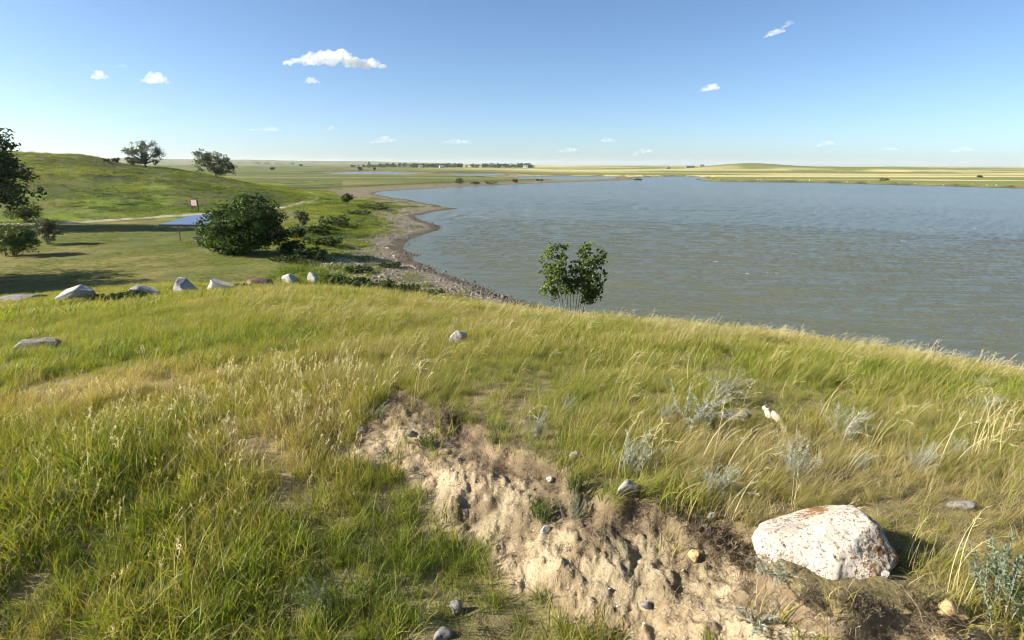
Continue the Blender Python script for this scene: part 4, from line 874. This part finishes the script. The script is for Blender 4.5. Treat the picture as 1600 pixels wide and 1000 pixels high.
mb = MB(); top = rv + np.array([0, 0, .14]); mb.add(np.concatenate([top, rv]), [[0, 1, 5, 4], [2, 3, 4, 5], [6, 7, 1, 0][::-1], [7, 8, 2, 1][::-1], [8, 9, 3, 2][::-1], [9, 6, 0, 3][::-1], [6, 10, 11, 7], [8, 11, 10, 9]], [[1, 2, 5], [3, 0, 4], [7, 11, 8], [9, 10, 6]])
rf = obj('roof', mb.mesh('roof', [MAT_ROOF]), sh)
mb = MB()
for k in np.linspace(-W2 + .3, W2 - .3, 22):
    y1 = 0 if abs(k) <= W2 - 2.9 else -D2 + (W2 - abs(k)) / 2.9 * D2
    z1 = PH + .145 + (y1 + D2) / D2; mb.tube([[k, -D2, PH + .145], [k, y1, z1]], .02, 4)
obj('roof_seam', mb.mesh('roof_seam', [MAT_ROOF]), rf)
for c, d in (((0, -D2 - .025, PH + .03), (2 * W2 + .1, .05, .26)), ((0, D2 + .025, PH + .03), (2 * W2 + .1, .05, .26)), ((-W2 - .025, 0, PH + .03), (.05, 2 * D2 - .01, .26)), ((W2 + .025, 0, PH + .03), (.05, 2 * D2 - .01, .26))):
    mb = MB(); mb.box(c, d); obj('fascia', mb.mesh('fascia', [MAT_FASCIA]), sh)
for ay in (-2.2, 2.2): mb = MB(); mb.box((0, ay, PH - .03), (5.6, .14, .2)); obj('beam', mb.mesh('beam', [MAT_TIMBER]), sh)
tag(sh, 'picnic shelter with blue hipped roof on timber posts left of the big bush', 'shelter')
tp = G(309, 381); tb = empty('picnic_table', (tp[0], tp[1] + .8, gz(tp[0], tp[1] + .8)))
for k in range(4): mb = MB(); mb.box((0, -.33 + .22 * k, .76), (1.9, .19, .05)); obj('tabletop_plank', mb.mesh('tabletop_plank', [MAT_TABLE]), tb)
for s_ in (-1, 1):
    for k in range(2): mb = MB(); mb.box((0, s_ * (.70 + .16 * k) - .08 * s_, .45), (1.9, .14, .05)); obj('bench_plank', mb.mesh('bench_plank', [MAT_TABLE]), tb)
for s_ in (-.7, .7):
    mb = MB(); mb.tube([[s_, -.75, 0], [s_, -.22, .73]], .045, 5); mb.tube([[s_, .75, 0], [s_, .22, .73]], .045, 5); mb.box((s_, 0, .40), (.06, 1.7, .09)); obj('leg_frame', mb.mesh('leg_frame', [MAT_TABLE]), tb)
tag(tb, 'weathered wooden picnic table under the blue roofed shelter', 'picnic table')
MAT_PANEL = plain_mat('sign_panel', (.40, .27, .26), .6, 3, .2); MAT_POST = plain_mat('sign_post', (.075, .055, .045), .8, 5, .25)
sp_ = G(305, 329.5); s = px_m(sp_); sgn = empty('notice_sign', sp_)
wpx, hp = 13 * s, 17.5 * s
for s_ in (-1, 1): mb = MB(); mb.box((s_ * wpx / 2, 0, hp / 2 - .2), (.22, .22, hp + .4)); obj('post', mb.mesh('post', [MAT_POST]), sgn)
mb = MB(); mb.box((0, -.05, hp * .72), (wpx - .24, .09, hp * .50)); pn = obj('panel', mb.mesh('panel', [MAT_PANEL]), sgn)
mb = MB(); mb.box((0, -.03, hp * .985), (wpx - .24, .14, .08)); obj('panel_frame', mb.mesh('panel_frame', [MAT_POST]), pn)
sgn.rotation_euler = (0, 0, R(-20)); tag(sgn, 'pinkish notice sign on two dark posts beside the gravel track', 'sign')

# ------------------------------------------------------------------ town and farm far off
def town_trees():
    Vs, Qs, Ts, n = [], [], [], 0; rg = np.random.default_rng(77)
    for k in range(230):
        px = rg.uniform(548, 835); d = ray(px, 262); h = math.hypot(d[0], d[1]); r = rg.uniform(1650, 1950); c = np.array([d[0] / h * r, d[1] / h * r]); z = gz(*c)
        hh = rg.uniform(6, 14) * (.6 if px < 585 else 1); w = hh * rg.uniform(.45, .9); m = 34
        q = rg.normal(size=(m, 3)); q /= np.linalg.norm(q, axis=1)[:, None]; q *= rg.uniform(.5, 1, (m, 1)); C = np.array([c[0], c[1], z + hh * .55]) + q * np.array([w, w, hh * .5])
        V, Q, T = leaf_quads(C, hh * .34, rg, tint=np.clip(rg.normal(.42, .12) + rg.normal(0, .1, m), 0, 1), elong=1.3); Vs.append(V); Qs.append(Q + n); Ts.append(T); n += len(V)
    return mesh_np('town_treeline', np.concatenate(Vs), [np.concatenate(Qs)], {'tint': np.concatenate(Ts)}, False, [LEAF['dark']])
tag(obj('town_treeline', town_trees()), 'dark line of town trees along the horizon', kind='stuff')
MAT_WALLW = plain_mat('white_wall', (.62, .61, .58), .8, .3, .12); MAT_ROOFG = plain_mat('grey_roof', (.22, .21, .2), .8, .3, .2); MAT_WALLB = plain_mat('dull_wall', (.17, .17, .165), .8, .3, .2); MAT_WIN = plain_mat('dark_window', (.03, .035, .04), .3, 1, .1)
def house(px, r, w, dpt, h, label, wall, name='house', rz=0.0, cat='house', rise=.35):
    d = ray(px, 262); hh = math.hypot(d[0], d[1]); x, y = d[0] / hh * r, d[1] / hh * r; o = empty(name, (x, y, gz(x, y))); o.rotation_euler = (0, 0, rz)
    mb = MB(); mb.box((0, 0, h / 2 - .5), (w, dpt, h + 1)); mb.add([[-w / 2, -dpt / 2, h], [-w / 2, dpt / 2, h], [-w / 2, 0, h + dpt * rise]], T=[[0, 2, 1]]); mb.add([[w / 2, -dpt / 2, h], [w / 2, dpt / 2, h], [w / 2, 0, h + dpt * rise]], T=[[0, 1, 2]]); obj('wall', mb.mesh('wall', [wall]), o)
    e = .4; mb = MB()
    for s_ in (-1, 1):
        a = [[-w / 2 - e, s_ * (dpt / 2 + e), h - e * rise * 2 + .05], [w / 2 + e, s_ * (dpt / 2 + e), h - e * rise * 2 + .05], [w / 2 + e, 0, h + dpt * rise + .05], [-w / 2 - e, 0, h + dpt * rise + .05]]
        V = np.array(a + [[q[0], q[1], q[2] + .2] for q in a]); mb.add(V, [[0, 1, 2, 3], [7, 6, 5, 4], [0, 4, 5, 1], [1, 5, 6, 2], [2, 6, 7, 3], [3, 7, 4, 0]])
    obj('roof', mb.mesh('roof', [MAT_ROOFG]), o); tag(o, label, cat, 'buildings far off on the plain'); 
    for k in range(2): mb = MB(); mb.box(((k - .5) * w * .5, -dpt / 2 - .02, h * .55), (w * .14, .06, h * .34)); obj('window', mb.mesh('window', [MAT_WIN]), o)
house(657, 1640, 11, 9, 4, 'white house before the town trees, left one', MAT_WALLW); house(690, 1640, 13, 9, 4, 'white house before the town trees, middle one', MAT_WALLW, rz=.3); house(821, 1640, 12, 9, 5, 'white house at the right end of the town trees', MAT_WALLW, rz=-.2)
house(1078, 1500, 22, 9, 2.6, 'long low barn on the right horizon, left of the mound', MAT_WALLB, 'barn', .1, 'barn', .2); house(1044, 1500, 9, 6, 2.4, 'small farm shed at the left end of the horizon farm', MAT_WALLB, 'shed', .2, 'shed', .3); house(1097, 1500, 9, 6, 2.6, 'small farm shed right of the long low barn', MAT_WALLB, 'shed', -.2, 'shed', .3)
d = ray(577, 262); hh = math.hypot(d[0], d[1]); ex, ey = d[0] / hh * 1700, d[1] / hh * 1700; el = empty('grain_elevator', (ex, ey, gz(ex, ey)))
mb = MB(); mb.box((0, 0, 5), (7, 7, 11)); obj('bin_house', mb.mesh('bin_house', [MAT_WALLB]), el); mb = MB(); mb.box((0, 0, 13), (3.4, 4, 5)); obj('head_house', mb.mesh('head_house', [MAT_WALLB]), el)
mb = MB(); mb.add([[-2.1, -2.4, 15.5], [2.1, -2.4, 15.5], [2.1, 2.4, 15.5], [-2.1, 2.4, 15.5], [0, -2.4, 16.9], [0, 2.4, 16.9]], [[0, 3, 2, 1], [0, 4, 5, 3], [1, 2, 5, 4]], [[0, 1, 4], [2, 3, 5]]); obj('roof', mb.mesh('roof', [MAT_ROOFG]), el); tag(el, 'tall grain elevator rising above the left of the town trees', 'elevator')

# ------------------------------------------------------------------ clouds
m, nt, b = new_mat('cloud_vapour'); nt.nodes.remove(b)
MAT_CLOUD = m; vs = N(nt, 'ShaderNodeVolumePrincipled'); vs.inputs['Color'].default_value = (.99, .99, .99, 1); vs.inputs['Density'].default_value = .010; vs.inputs['Anisotropy'].default_value = .0
L(nt, vs.outputs[0], nt.nodes['Material Output'].inputs['Volume'])
tc = N(nt, 'ShaderNodeTexCoord'); nz = noise(nt, .017, 5, .62, tc.outputs['Object']); rp = ramp(nt, nz.outputs[0], [(.36, (0,) * 3), (.60, (1,) * 3)]); mm = N(nt, 'ShaderNodeMath', operation='MULTIPLY'); mm.name = 'amount'; mm.inputs[1].default_value = .014
L(nt, rp.outputs[0], mm.inputs[0]); L(nt, mm.outputs[0], vs.inputs['Density'])
m2_ = m.copy(); m2_.name = 'cloud_thin'; m2_.node_tree.nodes['amount'].inputs[1].default_value = .0042; MAT_THIN = m2_
def cloud(px, py, w, h, label, seed, thin=False, tilt=0.0):
    rg = np.random.default_rng(seed); d = ray(px, py); hh = math.hypot(d[0], d[1]); dist = 7000.; c = np.array([0, 0, CAM_H]) + d / hh * dist; s = depth(c) / PXM
    w, h = w * s, h * s; n = int(np.clip(w / h * 24, 22, 110)); mb = MB(); V0, F0 = ICO[2]
    for k in range(n):
        u = rg.uniform(-.5, .5); prof = (1 - (2 * abs(u)) ** 1.7) * (.55 + .6 * vnoise(np.array([u * 5 + seed]), np.array([.3]), seed)[0]); z = rg.uniform(.0, .66) * h * prof - .06 * h * (1 - prof); rr = h * rg.uniform(.12, .27) * (.45 + prof)
        V = V0 * rr * np.array([1.35, 1.2, .8]) + np.array([u * w, rg.normal(0, .18) * h, z + tilt * u * w]); mb.add(V, T=F0)
    o = obj('cloud', mb.mesh('cloud', [MAT_THIN if thin else MAT_CLOUD])); o.location = c - np.array([0, 0, h * .3]); o.rotation_euler = (0, 0, -math.atan2(d[0], d[1]))
    rm = o.modifiers.new('merge', 'REMESH'); rm.mode = 'VOXEL'; rm.voxel_size = max(h / 16, w / 90)
    tx = bpy.data.textures.new('puffs', 'CLOUDS'); tx.noise_scale = h * .22; tx.noise_depth = 3
    dm = o.modifiers.new('billow', 'DISPLACE'); dm.texture = tx; dm.texture_coords = 'LOCAL'; dm.strength = h * .30; dm.mid_level = .45
    tag(o, label, 'cloud', 'small fair weather clouds')
for k, c in enumerate([(525, 91, 152, 27, 'largest white cloud, high left of the picture centre'), (242, 122, 38, 17, 'white cloud above the hill cottonwoods'), (156, 117, 22, 14, 'small cloud left of the one above the cottonwoods'), (192, 103, 13, 6, 'tiny cloud just above the small left clouds', True),
    (487, 125, 22, 10, 'small cloud right under the largest cloud'), (1210, 50, 30, 10, 'lower wisp of the pair at the upper right', False, .25), (1231, 37, 18, 10, 'upper wisp of the pair at the upper right', True, .4), (1110, 136, 30, 11, 'single small cloud above the lake', False, .1),
    (1290, 224, 30, 9, 'low wisp near the horizon above the mound', True, .15), (1502, 233, 30, 9, 'low wisp near the horizon at the far right', True, .12), (415, 201, 52, 8, 'flat faint cloud above the plain right of the cottonwoods', True), (600, 218, 44, 10, 'faint wisp above the grain elevator', True, .1),
    (715, 220, 46, 9, 'faint flat cloud above the town trees', True), (885, 234, 40, 8, 'thin low cloud right of the town', True, .1), (950, 218, 24, 8, 'small pale cloud above the far lagoon', True), (1003, 236, 34, 9, 'thin low cloud above the far shore tip', True, .2), (517, 199, 12, 7, 'tiny wisp over the far plain', True, .5), (1388, 232, 30, 6, 'very thin low wisp above the far right shore', True)]):
    cloud(c[0], c[1], c[2], c[3], c[4], 900 + k, *(c[5:]))

# ------------------------------------------------------------------ haze
m, nt, b = new_mat('air_haze'); nt.nodes.remove(b); hv = N(nt, 'ShaderNodeVolumePrincipled'); hv.inputs['Color'].default_value = (.86, .92, 1.0, 1); hv.inputs['Density'].default_value = 4.0e-5; hv.inputs['Anisotropy'].default_value = .2
L(nt, hv.outputs[0], nt.nodes['Material Output'].inputs['Volume'])
mb = MB(); mb.box((0, 0, 58), (35000, 35000, 122)); tag(obj('haze', mb.mesh('haze', [m])), 'thin summer haze over the plain', kind='stuff')
